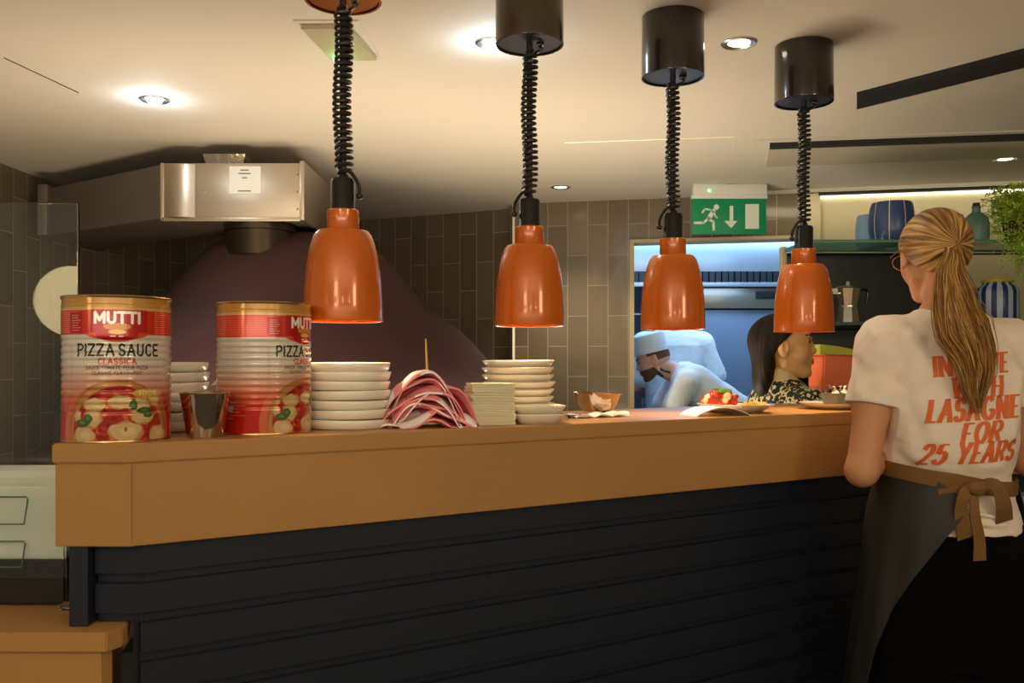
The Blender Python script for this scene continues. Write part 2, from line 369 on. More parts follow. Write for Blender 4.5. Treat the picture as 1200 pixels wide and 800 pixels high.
# ------------------------------------------------------------------ SDF figures
import openvdb
class Field:
    def __init__(s, lo, hi, h):
        s.lo = np.array(lo, float); s.h = h; s.n = np.ceil((np.array(hi)-s.lo)/h).astype(int)+1
        s.F = np.full(s.n, .2, np.float32)
    def sub(s, lo, hi, pad):
        a = np.clip(((np.array(lo)-pad-s.lo)/s.h).astype(int), 0, s.n); b = np.clip(((np.array(hi)+pad-s.lo)/s.h).astype(int)+2, 0, s.n)
        sl = tuple(slice(i, j) for i, j in zip(a, b))
        g = [(np.arange(i, j)*s.h+o).astype(np.float32) for i, j, o in zip(a, b, s.lo)]
        return sl, np.meshgrid(*g, indexing='ij', sparse=True)
    def apply(s, sl, d, k):
        f = s.F[sl]
        if k > 0:
            t = np.maximum(k-np.abs(f-d), 0)/k; s.F[sl] = np.minimum(f, d)-t*t*k*.25
        else: s.F[sl] = np.minimum(f, d)
    def limb(s, pts, rs, k=.02):
        for a, b, ra, rb in zip(pts, pts[1:], rs, rs[1:]):
            a = np.array(a, float); b = np.array(b, float); r = max(ra, rb)
            sl, (x, y, z) = s.sub(np.minimum(a, b)-r, np.maximum(a, b)+r, .03+k)
            ab = b-a; L = (ab**2).sum()+1e-9
            t = np.clip(((x-a[0])*ab[0]+(y-a[1])*ab[1]+(z-a[2])*ab[2])/L, 0, 1)
            d = np.sqrt((x-a[0]-t*ab[0])**2+(y-a[1]-t*ab[1])**2+(z-a[2]-t*ab[2])**2)-(ra+(rb-ra)*t)
            s.apply(sl, d, k)
    def ell(s, c, r, k=.02, R=None, cut=False):
        m = max(r); sl, (x, y, z) = s.sub(np.array(c)-m, np.array(c)+m, .03+k)
        x = x-c[0]; y = y-c[1]; z = z-c[2]
        if R is not None:
            R = np.array(R.to_3x3()).T
            x, y, z = R[0,0]*x+R[0,1]*y+R[0,2]*z, R[1,0]*x+R[1,1]*y+R[1,2]*z, R[2,0]*x+R[2,1]*y+R[2,2]*z
        k0 = np.sqrt((x/r[0])**2+(y/r[1])**2+(z/r[2])**2); k1 = np.sqrt((x/r[0]**2)**2+(y/r[1]**2)**2+(z/r[2]**2)**2)+1e-6
        d = k0*(k0-1)/k1
        if cut: s.F[sl] = np.maximum(s.F[sl], -d)
        else: s.apply(sl, d, k)
    def loft(s, prof, rot=0, k=.03, p=2.0):
        """prof rows: z, cx, cy, a, b ; capped stack of ellipses"""
        P = np.array(prof, float); zs = P[:, 0]
        m = P[:, 3:5].max(); cx = P[:, 1]; cy = P[:, 2]
        sl, (x, y, z) = s.sub((cx.min()-m, cy.min()-m, zs[0]), (cx.max()+m, cy.max()+m, zs[-1]), .03+k)
        f = lambda i: np.interp(z, zs, P[:, i]).astype(np.float32)
        X_ = x-f(1); Y_ = y-f(2); c, sn = math.cos(rot), math.sin(rot)
        u = c*X_+sn*Y_; v = -sn*X_+c*Y_; a = f(3); b = f(4)
        d = ((np.abs(u/a)**p+np.abs(v/b)**p)**(1/p)-1)*np.minimum(a, b)
        d = np.maximum(d, np.maximum(zs[0]-z, z-zs[-1]))
        s.apply(sl, d, k)
    def plane(s, pt, n, lo=None, hi=None):
        """keep the side where (p-pt).n < 0"""
        hi_ = s.lo+s.n*s.h
        sl, (x, y, z) = s.sub(lo if lo is not None else s.lo, hi if hi is not None else hi_, 0)
        n = np.array(n, float); n /= np.linalg.norm(n)
        s.F[sl] = np.maximum(s.F[sl], (x-pt[0])*n[0]+(y-pt[1])*n[1]+(z-pt[2])*n[2])
    def wrinkle(s, amp, sc_, seed=0):
        n = s.n; g = [(np.arange(k)*s.h+o).astype(np.float32) for k, o in zip(n, s.lo)]; x, y, z = np.meshgrid(*g, indexing='ij', sparse=True)
        rr = np.random.RandomState(seed)
        for i in range(5):
            v = rr.normal(size=3); v /= np.linalg.norm(v); ph = rr.uniform(0, 6); f = sc_*(1+.6*i)
            w2 = rr.normal(size=3)*sc_*.5
            s.F += (amp/(1+.5*i))*np.sin(f*(x*v[0]+y*v[1]+z*v[2])+ph+1.3*np.sin(x*w2[0]+y*w2[1]+z*w2[2])).astype(np.float32)
    def mesh(s, name, iso=0.0):
        g = openvdb.FloatGrid(.2); g.copyFromArray(np.ascontiguousarray(s.F)); pts, quads = g.convertToQuads(isovalue=iso)
        pts = np.asarray(pts)*s.h+s.lo; me = bpy.data.meshes.new(name)
        q = np.asarray(quads)
        me.from_pydata(pts.tolist(), [], q[:, ::-1].tolist()); me.update()
        b = bmesh.new(); b.from_mesh(me); bmesh.ops.recalc_face_normals(b, faces=b.faces)
        b.to_mesh(me); b.free()
        return me
def paint(me, fn):
    """material index per face from its centre"""
    n = len(me.polygons); c = np.empty(n*3); me.polygons.foreach_get('center', c); c = c.reshape(-1, 3)
    me.polygons.foreach_set('material_index', fn(c[:, 0], c[:, 1], c[:, 2]).astype(np.int32))
def near(c, r):
    return lambda x, y, z: ((x-c[0])/r[0])**2+((y-c[1])/r[1])**2+((z-c[2])/r[2])**2 < 1

def hand(f, wrist, dirv, palm_n, curl=.5, side=1):
    """palm and five bent fingers grown from the wrist along dirv; palm_n points out of the palm"""
    d = Vector(dirv).normalized(); n = Vector(palm_n); n = (n-d*n.dot(d)).normalized(); s_ = d.cross(n)*side
    W = Vector(wrist)
    kn = [W+d*.085+s_*o for o in (-.030, -.010, .010, .029)]
    for q in kn: f.limb([W+d*.01+(q-W)*.12, q], [.017, .012], .012)
    for q, L in zip(kn, (.062, .076, .080, .070)):
        a = .25+curl*.7; p = q; pts = [p]; ang = a*.4
        for seg in (.45, .32, .25):
            ang += a*.55; p = p+(d*math.cos(ang)+n*math.sin(ang))*L*seg; pts.append(p)
        f.limb(pts, [.0095, .009, .0085, .0075], .003)
    t0 = W+d*.025+s_*.018; f.limb([t0, t0+d*.03+s_*.030+n*.01, t0+d*.055+s_*.034+n*.022], [.014, .0105, .008], .006)

def head(f, c, yaw, pitch=0, s=1.0, female=True):
    """head of about .22 m, face along local +Y; returns its matrix"""
    R = Matrix.Translation(Vector(c)) @ Matrix.Rotation(yaw, 4, 'Z') @ Matrix.Rotation(pitch, 4, 'X') @ Matrix.Scale(s, 4)
    R3 = Matrix.Rotation(yaw, 4, 'Z') @ Matrix.Rotation(pitch, 4, 'X')
    P = lambda x, y, z: tuple(R @ Vector((x, y, z)))
    E = lambda c_, r, k=.015, cut=False: f.ell(P(*c_), tuple(a*s for a in r), k, R3, cut)
    E((0, -.012, .025), (.072, .090, .082)); E((0, .028, .015), (.060, .062, .078), .03)
    E((0, .046, -.043), (.044, .045, .050), .03)                      # jaw and mouth mass
    E((0, .074, -.085), (.018, .015, .014), .018)                     # chin
    for sx in (-1, 1):
        E((sx*.035, .048, -.020), (.025, .026, .028), .02)            # cheeks
        f.limb([P(sx*.050, .0, -.052), P(sx*.022, .060, -.085)], [.018*s, .013*s], .02)
        E((sx*.031, .080, .018), (.017, .010, .010), 0, True)         # eye sockets
        E((sx*.031, .072, .018), (.0125, .012, .011), .001)           # eyeball
        f.limb([P(sx*.014, .088, .034), P(sx*.045, .078, .036)], [.006*s, .004*s], .008)  # brow ridge
        E((sx*.074, -.004, .0), (.009, .018, .031), .004)              # ear
        E((sx*.083, .002, .004), (.006, .009, .017), 0, True)
    f.limb([P(0, .084, .024), P(0, .0985, -.010)], [.0065*s, .0082*s], .012); E((0, .094, -.014), (.014, .010, .008), .010)
    E((0, .0905, -.040), (.021, .0075, .0055), .006); E((0, .089, -.051), (.018, .008, .006), .006)   # lips
    f.limb([P(0, .1, -.0462), P(0, .1, -.0463)], [.0001, .0001], 0)
    return R
def local(R, fn):
    """run a test in head space"""
    I = np.array(R.inverted())
    def g(x, y, z):
        return fn(I[0,0]*x+I[0,1]*y+I[0,2]*z+I[0,3], I[1,0]*x+I[1,1]*y+I[1,2]*z+I[1,3], I[2,0]*x+I[2,1]*y+I[2,2]*z+I[2,3])
    return g
def face_paint(R, male=False):
    def fn(x, y, z):
        out = np.zeros(len(x), int); ax = np.abs(x)
        lips = ((ax/.021)**2+((z+.046)/.0105)**2 < 1) & (y > .082); out[lips] = 1
        brow = (((ax-.030)/.019)**2+((z-.038)/.0048)**2 < 1) & (y > .06); out[brow] = 2
        eye = (((ax-.031)/.0105)**2+((z-.018)/.0065)**2 < 1) & (y > .06); out[eye] = 3
        if male:
            b = (z < -.030) & (z > -.105) & (y > -.02) & (y+.55*(-z-.03) > .012) & (ax < .075) & ~lips; b |= (((ax)/.026)**2+((z+.032)/.006)**2 < 1) & (y > .07); out[b & ~lips] = 4
            cut = (z > .0) & (y < .03) & ~((ax > .066) & (y > -.02) & (z < .035)); out[cut] = 4
        return out
    return local(R, fn)
def strand_attr(me, fn):
    n = len(me.vertices); c = np.empty(n*3); me.vertices.foreach_get('co', c); c = c.reshape(-1, 3)
    a = me.attributes.new('strand', 'FLOAT_VECTOR', 'POINT'); a.data.foreach_set('vector', fn(c).astype(np.float32).ravel())

#==BUILD==
# ------------------------------------------------------------------ the room
def wall_strip(name, pts, z0, z1, m='tile', label=None, u0=0, u1=None):
    """upright wall along a plan polyline, one skin with tile UVs (u along the height, v along the run)"""
    bm = bmesh.new(); uvl = bm.loops.layers.uv.new('UVMap'); run = u0
    for p, q in zip(pts, pts[1:]):
        L = math.dist(p, q)
        vs = [bm.verts.new((p[0], p[1], z0)), bm.verts.new((q[0], q[1], z0)), bm.verts.new((q[0], q[1], z1)), bm.verts.new((p[0], p[1], z1))]
        f = bm.faces.new(vs)
        for l, uv in zip(f.loops, [(z0, run), (z0, run+L), (z1, run+L), (z1, run)]): l[uvl].uv = (uv[0]+.12, uv[1])
        run += L
    bmesh.ops.remove_doubles(bm, verts=bm.verts, dist=1e-5)
    o = finish(name, bm, m, smooth=False)
    for p in o.data.polygons: p.use_smooth = len(pts) > 4
    return struct(o, label)
bm = bmesh.new(); box(bm, (-2.6, -2.6, -.05), (3.6, 7.2, 0)); struct(finish('floor', bm, 'floor', smooth=False))
bm = bmesh.new(); box(bm, (-2.6, -2.6, CEIL), (3.6, 7.2, CEIL+.06)); struct(finish('ceiling', bm, 'ceiling', smooth=False))
cp = curve_pts([(.01, 5.2, 0), (-.4, 5.39, 0), (-.91, 5.6, 0), (-1.4, 5.68, 0), (-1.85, 5.5, 0), (-2.15, 5.05, 0), (-2.28, 4.4, 0), (-2.28, 3.4, 0), (-2.28, 2.1, 0)], 6)
wall_strip('wall_left', [(p.x, p.y) for p in cp][::-1], 0, CEIL)
WY = lambda x: 5.05-.21*x
XL, XR, ZS, ZT = .655, 1.552, 1.0, 1.956
wall_strip('wall_back', [(.01, WY(.01)), (XL, WY(XL))], 0, CEIL, u0=.03)
wall_strip('wall_back_over_hatch', [(XL, WY(XL)), (XR+.03, WY(XR+.03))], ZT, CEIL, u0=.69)
wall_strip('wall_back_under_hatch', [(XL, WY(XL)), (XR+.03, WY(XR+.03))], 0, ZS, u0=.69)
wall_strip('wall_back_side', [(.01, 5.2), (.01, WY(.01))], 0, CEIL)
wall_strip('wall_right', [(XR+.03, WY(XR+.03)), (3.4, WY(3.4))], 0, CEIL, 'cream')
wall_strip('wall_right_side', [(3.4, WY(3.4)), (3.4, 1.0)], 0, CEIL, 'cream')
bm = bmesh.new(); box(bm, (.002, WY(0)-.008, 0), (.016, WY(0)+.01, CEIL-.001), 0, .003); struct(finish('trim_1', bm, 'plate'))
# hatch frame
def onwall(x, off=0): return (x, WY(x)-off)
bm = bmesh.new()
def wbar(x0, x1, z0, z1, o0=.02, o1=-.12):
    prism(bm, [onwall(x0, o0), onwall(x1, o0), onwall(x1, o1), onwall(x0, o1)], z0, z1)
wbar(XL-.012, XL+.012, ZS, ZT+.012); wbar(XL+.012, XR-.02, ZT-.006, ZT+.012); wbar(XR-.02, XR+.06, ZS, CEIL-.01, .03); wbar(XL+.012, XR-.02, ZS-.02, ZS+.004)
struct(finish('window_1', bm, 'cream', smooth=False))
# kitchen behind the hatch
bm = bmesh.new(); K0, K1, KX0, KX1 = 5.0, 6.7, .3, 3.3
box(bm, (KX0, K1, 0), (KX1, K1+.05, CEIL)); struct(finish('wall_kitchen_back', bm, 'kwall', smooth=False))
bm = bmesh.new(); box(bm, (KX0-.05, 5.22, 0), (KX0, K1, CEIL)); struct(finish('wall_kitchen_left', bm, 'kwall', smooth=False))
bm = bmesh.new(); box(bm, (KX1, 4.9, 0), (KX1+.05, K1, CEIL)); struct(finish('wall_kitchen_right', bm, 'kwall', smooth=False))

# ceiling details
bm = bmesh.new(); p0, p1 = (X(0, 2.6), 2.62), (X(92, 2.96), 2.96)
tube(bm, [(p0[0], p0[1], CEIL-.0005), (p1[0], p1[1], CEIL-.0005)], .002, 4); struct(finish('trim_2', bm, 'dark', smooth=False))
CP = lambda px, py: (X(px, (CEIL-EYE)*F/(HOR-py)), (CEIL-EYE)*F/(HOR-py))
bm = bmesh.new(); prism(bm, [CP(1004, 108), CP(1004, 123), CP(1300, 48), CP(1300, 30)], CEIL-.016, CEIL+.01)
tag(finish('ceiling_track', bm, 'dark', smooth=False), 'long matte black lighting track on the ceiling at the upper right', 'track')
t = thing('air_conditioning_grille', 'long recessed air vent with a black slot in the ceiling on the right', 'air vent', (0, 0, CEIL))
q = [CP(882, 163), CP(886, 194), CP(1300, 178), CP(1300, 149)]
bm = bmesh.new(); prism(bm, q, -.006, .02); finish('frame', bm, 'ceiling', t, False)
bm = bmesh.new(); prism(bm, [CP(902, 167), CP(898, 190), CP(1300, 175), CP(1300, 152)], -.022, -.004, bev=.002); finish('panel', bm, mat('grille_paint', (.46, .40, .30), .6), t, False)
bm = bmesh.new(); prism(bm, [CP(902, 165.5), CP(902, 168.5), CP(1300, 154.5), CP(1300, 151)], -.0235, -.005); finish('slot', bm, 'dark', t, False)
t = thing('emergency_light_panel', 'small square ceiling panel glowing faintly green beside the copper canopy', 'emergency light', (-.475, 2.47, CEIL))
bm = bmesh.new(); prism(bm, [(-.095, -.14), (.075, -.14), (.09, .15), (-.08, .15)], -.004, .003); finish('frame', bm, 'ceiling', t, False)
bm = bmesh.new(); prism(bm, [(-.080, -.118), (.047, -.122), (.083, .132), (-.050, .134)], -.016, -.004, bev=.002)
finish('diffuser', bm, mat('diffuser_plastic', (.42, .38, .24), .5), t, False)
bm = bmesh.new(); bmesh.ops.create_icosphere(bm, subdivisions=2, radius=.006, matrix=Matrix.Translation((-.035, .11, -.018))); finish('indicator', bm, 'led', t)
light('indicator_glow', 'POINT', (-.49, 2.56, CEIL-.04), .10, (.1, 1, .3), .01)
# access panel outline
bm = bmesh.new(); a, b, c = CP(662, 167), CP(862, 160), CP(850, 167)
for u, v in ((a, b), (b, CP(858, 178))): tube(bm, [(u[0], u[1], CEIL-.0005), (v[0], v[1], CEIL-.0005)], .0022, 4)
struct(finish('trim_3', bm, 'plate', smooth=False))
bm = bmesh.new(); wx = [XR+.05, 3.38]
tube(bm, [(x, WY(x)-.03, CEIL-.012) for x in wx], .010, 6); struct(finish('trim_4', bm, 'dark', smooth=False))
bm = bmesh.new(); tube(bm, [(x, WY(x)-.012, CEIL-.028) for x in wx], .006, 6)
tag(finish('led_strip', bm, 'ledstrip', smooth=False), 'glowing warm strip light where the back wall meets the ceiling', 'strip light')

def downlight(px, py, label, cool, power, tilt=0):
    x, y = CP(px, py)
    t = thing('downlight', label, 'ceiling light', (x, y, CEIL), group='recessed downlights')
    bm = bmesh.new(); lathe(bm, [(.030, -.001), (.034, -.004), (.046, -.006), (.050, -.003), (.050, .004)], 32); finish('bezel', bm, 'steel', t)
    bm = bmesh.new(); lathe(bm, [(0, -.020), (.016, -.017), (.024, -.008), (.027, .0)] if cool else [(0, -.002), (.020, -.003), (.031, -.0015)], 24); finish('bulb', bm, 'bulbc' if cool else 'bulbw', t)
    if cool: light('downlight_bulb', 'POINT', (x, y-.01, CEIL-.05), 1.6, (.66, .82, 1), .02)
    light('downlight_beam', 'SPOT', (x, y, CEIL-.03), power, (.75, .86, 1) if cool else (1, .84, .58), .03, spot=math.radians(110), blend=.9)
downlight(181, 116, 'dazzling cool white downlight in the ceiling above the oven, on the left', True, 9)
downlight(578, 50, 'cool white downlight shining just left of the olive brown lamp canopy', True, 7)
downlight(866, 50, 'warm downlight in the ceiling between the two rightmost dark canopies', False, 8)
downlight(657, 219, 'small far downlight in front of the tiled column', False, 55)
downlight(1178, 186, 'small downlight at the right edge above the shelves', False, 12)

# exit sign
t = thing('exit_sign', 'green emergency exit sign with running figure, arrow and door, hung from the ceiling', 'exit sign', (X(854, 4.5), 4.5, 0))
z0, z1, hw = 1.942, 2.118, .187
bm = bmesh.new(); box(bm, (-.185, -.03, 2.135), (.185, .03, CEIL), 0, .006); box(bm, (-.19, -.018, 2.118), (.19, .018, 2.136), 0, .003)
box(bm, (-.03, -.034, 2.165), (.04, -.028, 2.185)); hs = finish('housing', bm, 'white', t)
bm = bmesh.new(); bmesh.ops.create_icosphere(bm, subdivisions=2, radius=.006, matrix=Matrix.Translation((-.105, -.032, 2.155))); finish('indicator', bm, 'led', hs)
bm = bmesh.new(); box(bm, (-hw, -.005, z0), (hw, .005, z1), 0, .002); pn = finish('panel', bm, 'signgreen', t)
bm = bmesh.new()
def flat(pts):
    vs = [bm.verts.new((p[0], -.0065, p[1])) for p in pts]; bm.faces.new(vs)
sg = lambda px, py: ((px-780*0-0)/1, py)
def S(cx, cy): # crop pixels of the sign (scale 6.667, origin 780,200) to sign plane
    return ((780+cx/6.667-854)*4.5/F, EYE+(HOR-(200+cy/6.667))*4.5/F)
def sl(pts, wd):
    P = [Vector(S(*p)) for p in pts]
    for a, b in zip(P, P[1:]):
        d = (b-a).normalized(); n = Vector((-d.y, d.x))*wd*.5*4.5/F/6.667
        flat([a+n, b+n, b-n, a-n])
    for a in P: flat([(a.x+wd*.5*4.5/F/6.667*math.cos(k*PI/4), a.y+wd*.5*4.5/F/6.667*math.sin(k*PI/4)) for k in range(8)])
flat([(S(395, 285)[0]+.0135*math.cos(k*PI/8), S(395, 285)[1]+.0135*math.sin(k*PI/8)) for k in range(16)])
sl([(372, 315), (335, 375)], 34); sl([(345, 305), (305, 300), (285, 330)], 14); sl([(378, 325), (388, 360), (400, 368)], 13)
sl([(335, 380), (372, 400), (374, 462)], 20); sl([(330, 375), (295, 408), (225, 408)], 19)
finish('running_figure', bm, 'signwhite', pn, False); bm = bmesh.new(); flat([S(498, 275), S(526, 275), S(526, 395), S(498, 395)]); flat([S(455, 393), S(558, 393), S(511, 450)])
finish('arrow', bm, 'signwhite', pn, False); bm = bmesh.new(); flat([S(620, 262), S(727, 262), S(727, 455), S(620, 455)])
finish('door_symbol', bm, 'signwhite', pn, False)

# ------------------------------------------------------------------ the service counter
A0, A, B = Vector((-.771, 1.5)), Vector((-.643, 1.5)), Vector((1.15, 2.59))
u_ = (B-A).normalized(); n_ = Vector((-u_.y, u_.x)); DEP = .46; CT = 1.163
t = thing('service_counter', 'long angled pass counter with tan top and black slatted front', 'counter')
def off(o): # the front line set back by o
    return [Vector((A0.x+o, 1.5+o)), A+Vector((-.0+o*.30, o)), B+n_*o]
C0, C1 = B+n_*DEP, Vector((-.800, 1.90))
bm = bmesh.new(); f = off(0); prism(bm, [*f, C0, C1], CT-.033, CT, bev=.0025); finish('worktop', bm, 'tan', t, False)
bm = bmesh.new(); f = off(.004); g = off(.03); prism(bm, [f[0], f[1], f[2], g[2], g[1], Vector((g[0].x+.0, g[0].y)), Vector((-.768, 1.88)), Vector((-.796, 1.88))], CT-.173, CT-.0335, bev=.0015)
box(bm, (A.x+.0005, 1.5022, CT-.165), (A.x+.0045, 1.5045, CT-.036)); finish('fascia', bm, 'tan', t, False)
def clad(bm, p, q, z0, z1):
    p = Vector(p); q = Vector(q); d = (q-p).normalized(); n = Vector((-d.y, d.x))
    z = z1; pts = []
    while z > z0:
        zz = max(z0, z-.050); pts += [(.0, z), (.0, zz)]
        if zz > z0: pts += [(.011, zz-.0005), (.011, max(z0, zz-.0165)), ]
        z = zz-.018
    pts = [(a, max(b, z0)) for a, b in pts]
    pts += [(.03, z0), (.03, z1)]
    va = [bm.verts.new((p.x+n.x*a, p.y+n.y*a, z)) for a, z in pts]; vb = [bm.verts.new((q.x+n.x*a, q.y+n.y*a, z)) for a, z in pts]
    k = len(pts)
    for i in range(k):
        j = (i+1) % k
        try: bm.faces.new((va[i], vb[i], vb[j], va[j]))
        except ValueError: pass
    bm.faces.new(va[::-1]); bm.faces.new(vb)
f = off(.03); bm = bmesh.new(); clad(bm, (-.712, f[1].y), f[1], .8535, CT-.174); clad(bm, f[1], f[2], 0, CT-.174)
bmesh.ops.recalc_face_normals(bm, faces=bm.faces); finish('slatted_cladding', bm, 'navy', t, False)
bm = bmesh.new(); box(bm, (-.748, 1.512, .8535), (-.716, 1.56, CT-.174), 0, .002); finish('end_post', bm, 'navypost', t, False)
bm = bmesh.new(); f = off(.062); g = [B+n_*(DEP-.03), Vector((-.62, 1.95))]; prism(bm, [f[1], f[2], *g], 0, CT-.034)
prism(bm, [(-.672, 1.540), (-.60, 1.565), (-.60, 1.95), (-.76, 1.95)], 0, .80); prism(bm, [(-.652, 1.542), (-.60, 1.567), (-.60, 1.95), (-.68, 1.95)], .80, .98); finish('carcass', bm, 'dark', t, False)

t = thing('side_counter', 'lower tan counter at the bottom left, below the slatted bar', 'counter')
bm = bmesh.new(); prism(bm, [(-2.2, 1.48), (-.670, 1.48), (-.657, 1.511), (-.657, 1.53), (-.9, 2.2), (-2.2, 2.2)], .820, .853, bev=.002)
finish('worktop', bm, 'tan', t, False)
bm = bmesh.new(); prism(bm, [(-2.19, 1.488), (-.682, 1.488), (-.674, 1.509), (-.92, 2.15), (-2.19, 2.15)], 0, .8195); finish('base', bm, 'tan', t, False)

# ------------------------------------------------------------------ heat lamps
def heat_lamp(px, s, label, canopy, plate, coil_r, seed, side, zc):
    d = F/s; x = X(px, d); zb = 1.386
    t = thing('heat_lamp', label, 'heat lamp', (x, d, 0), group='orange heat lamps over the pass')
    bm = bmesh.new()
    pr = [(.048, .1875), (.053, .1868), (.060, .178), (.0665, .160), (.0725, .135), (.077, .105), (.0800, .070), (.0815, .035), (.0825, .0)]
    inner = [(r-.0025, z-.001 if z else .0) for r, z in pr[::-1]]
    lathe(bm, [(r, zb+z) for r, z in pr]+[(.0833, zb-.0015), (.081, zb-.001)]+[(r, zb+z) for r, z in inner]+[(.02, zb+.184)], 72)
    finish('shade', bm, 'shade', t)
    bm = bmesh.new(); z = zb+.1865; lathe(bm, [(.033, z), (.0335, z+.001), (.0335, z+.043), (.031, z+.045), (.026, z+.0455)], 40)
    for k in range(3):
        a = -PI/2-.5+k*1.1; bmesh.ops.create_icosphere(bm, subdivisions=1, radius=.0022, matrix=Matrix.Translation((.0335*math.cos(a), .0335*math.sin(a), z+.026)))
    finish('neck', bm, 'shade', t)
    z = zb+.232; bm = bmesh.new(); lathe(bm, [(.0, z-.002), (.027, z-.002), (.027, z), (.0255, z+.004), (.0255, z+.058), (.023, z+.064), (.010, z+.066), (.008, z+.075), (0, z+.076)], 32)
    so = finish('socket', bm, 'black', t)
    zt = z+.07; bm = bmesh.new(); turns = int((zc-.02-zt)/.0128); pts = []; R_ = random.Random(seed)
    ph = R_.uniform(0, 6); N = turns*14
    for i in range(N+1):
        f = i/N; a = 2*PI*turns*f; wob = .0025*math.sin(f*9+ph)
        rr = coil_r*min(1, .35+f*14, .35+(1-f)*14)
        pts.append((rr*math.cos(a)+wob, rr*math.sin(a), zt+(zc-.012-zt)*f))
    tube(bm, pts, .0042, 6); tube(bm, [(0, 0, zt-.01), (0, 0, zc+.005)], .0075, 8)
    tube(bm, curve_pts([(coil_r*.8, 0, zc-.02), (coil_r+.012, -.01, zc-.012), (coil_r+.004, 0, zc+.006)], 6), .0042, 6)
    finish('coiled_cable', bm, 'cord', t)
    bm = bmesh.new(); sg_ = side
    tube(bm, curve_pts([(.0, -.012, zt+.01), (sg_*.018, -.016, zt+.006), (sg_*.034, -.010, zt-.018), (sg_*.036, -.006, zt-.040)], 6), .0042, 6)
    bmesh.ops.create_icosphere(bm, subdivisions=2, radius=.0075, matrix=Matrix.Translation((sg_*.036, -.006, zt-.042)))
    finish('cable_clip', bm, 'cord', so)
    bm = bmesh.new(); lathe(bm, [(.0745, zc), (.0800, zc), (.0805, zc+.003), (.0795, CEIL-.001), (.0, CEIL-.001)], 64); finish('canopy', bm, canopy, t)
    bm = bmesh.new(); lathe(bm, [(.0, zc+.004), (.0748, zc+.004), (.0748, zc+.010)], 48); cpp = finish('cover_plate', bm, plate, t)
    bm = bmesh.new(); box(bm, (.018, -.010, zc-.004), (.034, .008, zc+.004), 0, .002); finish('cable_grip', bm, 'black', cpp)
    bm = bmesh.new(); lathe(bm, [(0, .06), (.022, .05), (.034, .03), (.036, .045), (.03, .09), (.012, .13), (.012, .17), (0, .17)], 24, mtx=Matrix.Translation((0, 0, zb)))
    finish('bulb', bm, mat('heat_bulb', (1, .42, .12), .4, emit=1.6), t)
    light('heat_lamp_glow', 'SPOT', (x, d, zb+.03), 6, (1, .66, .34), .03, spot=math.radians(105), blend=.7)
heat_lamp(402, 560, 'leftmost orange heat lamp, its coppery canopy cut off by the top edge', 'copper', 'copper', .0165, 1, 1, 2.055)
heat_lamp(620.5, 498, 'orange heat lamp over the paper stacks, under the olive brown canopy', 'canopy2', 'cplate', .0150, 2, -1, 2.045)
heat_lamp(788.5, 454, 'orange heat lamp hanging in front of the left of the kitchen hatch', 'canopy', 'cplate', .0145, 3, -1, 2.033)
heat_lamp(942, 416, 'rightmost orange heat lamp, hanging above the woman in the floral top', 'canopy', 'cplate', .0145, 4, -1, 2.030)

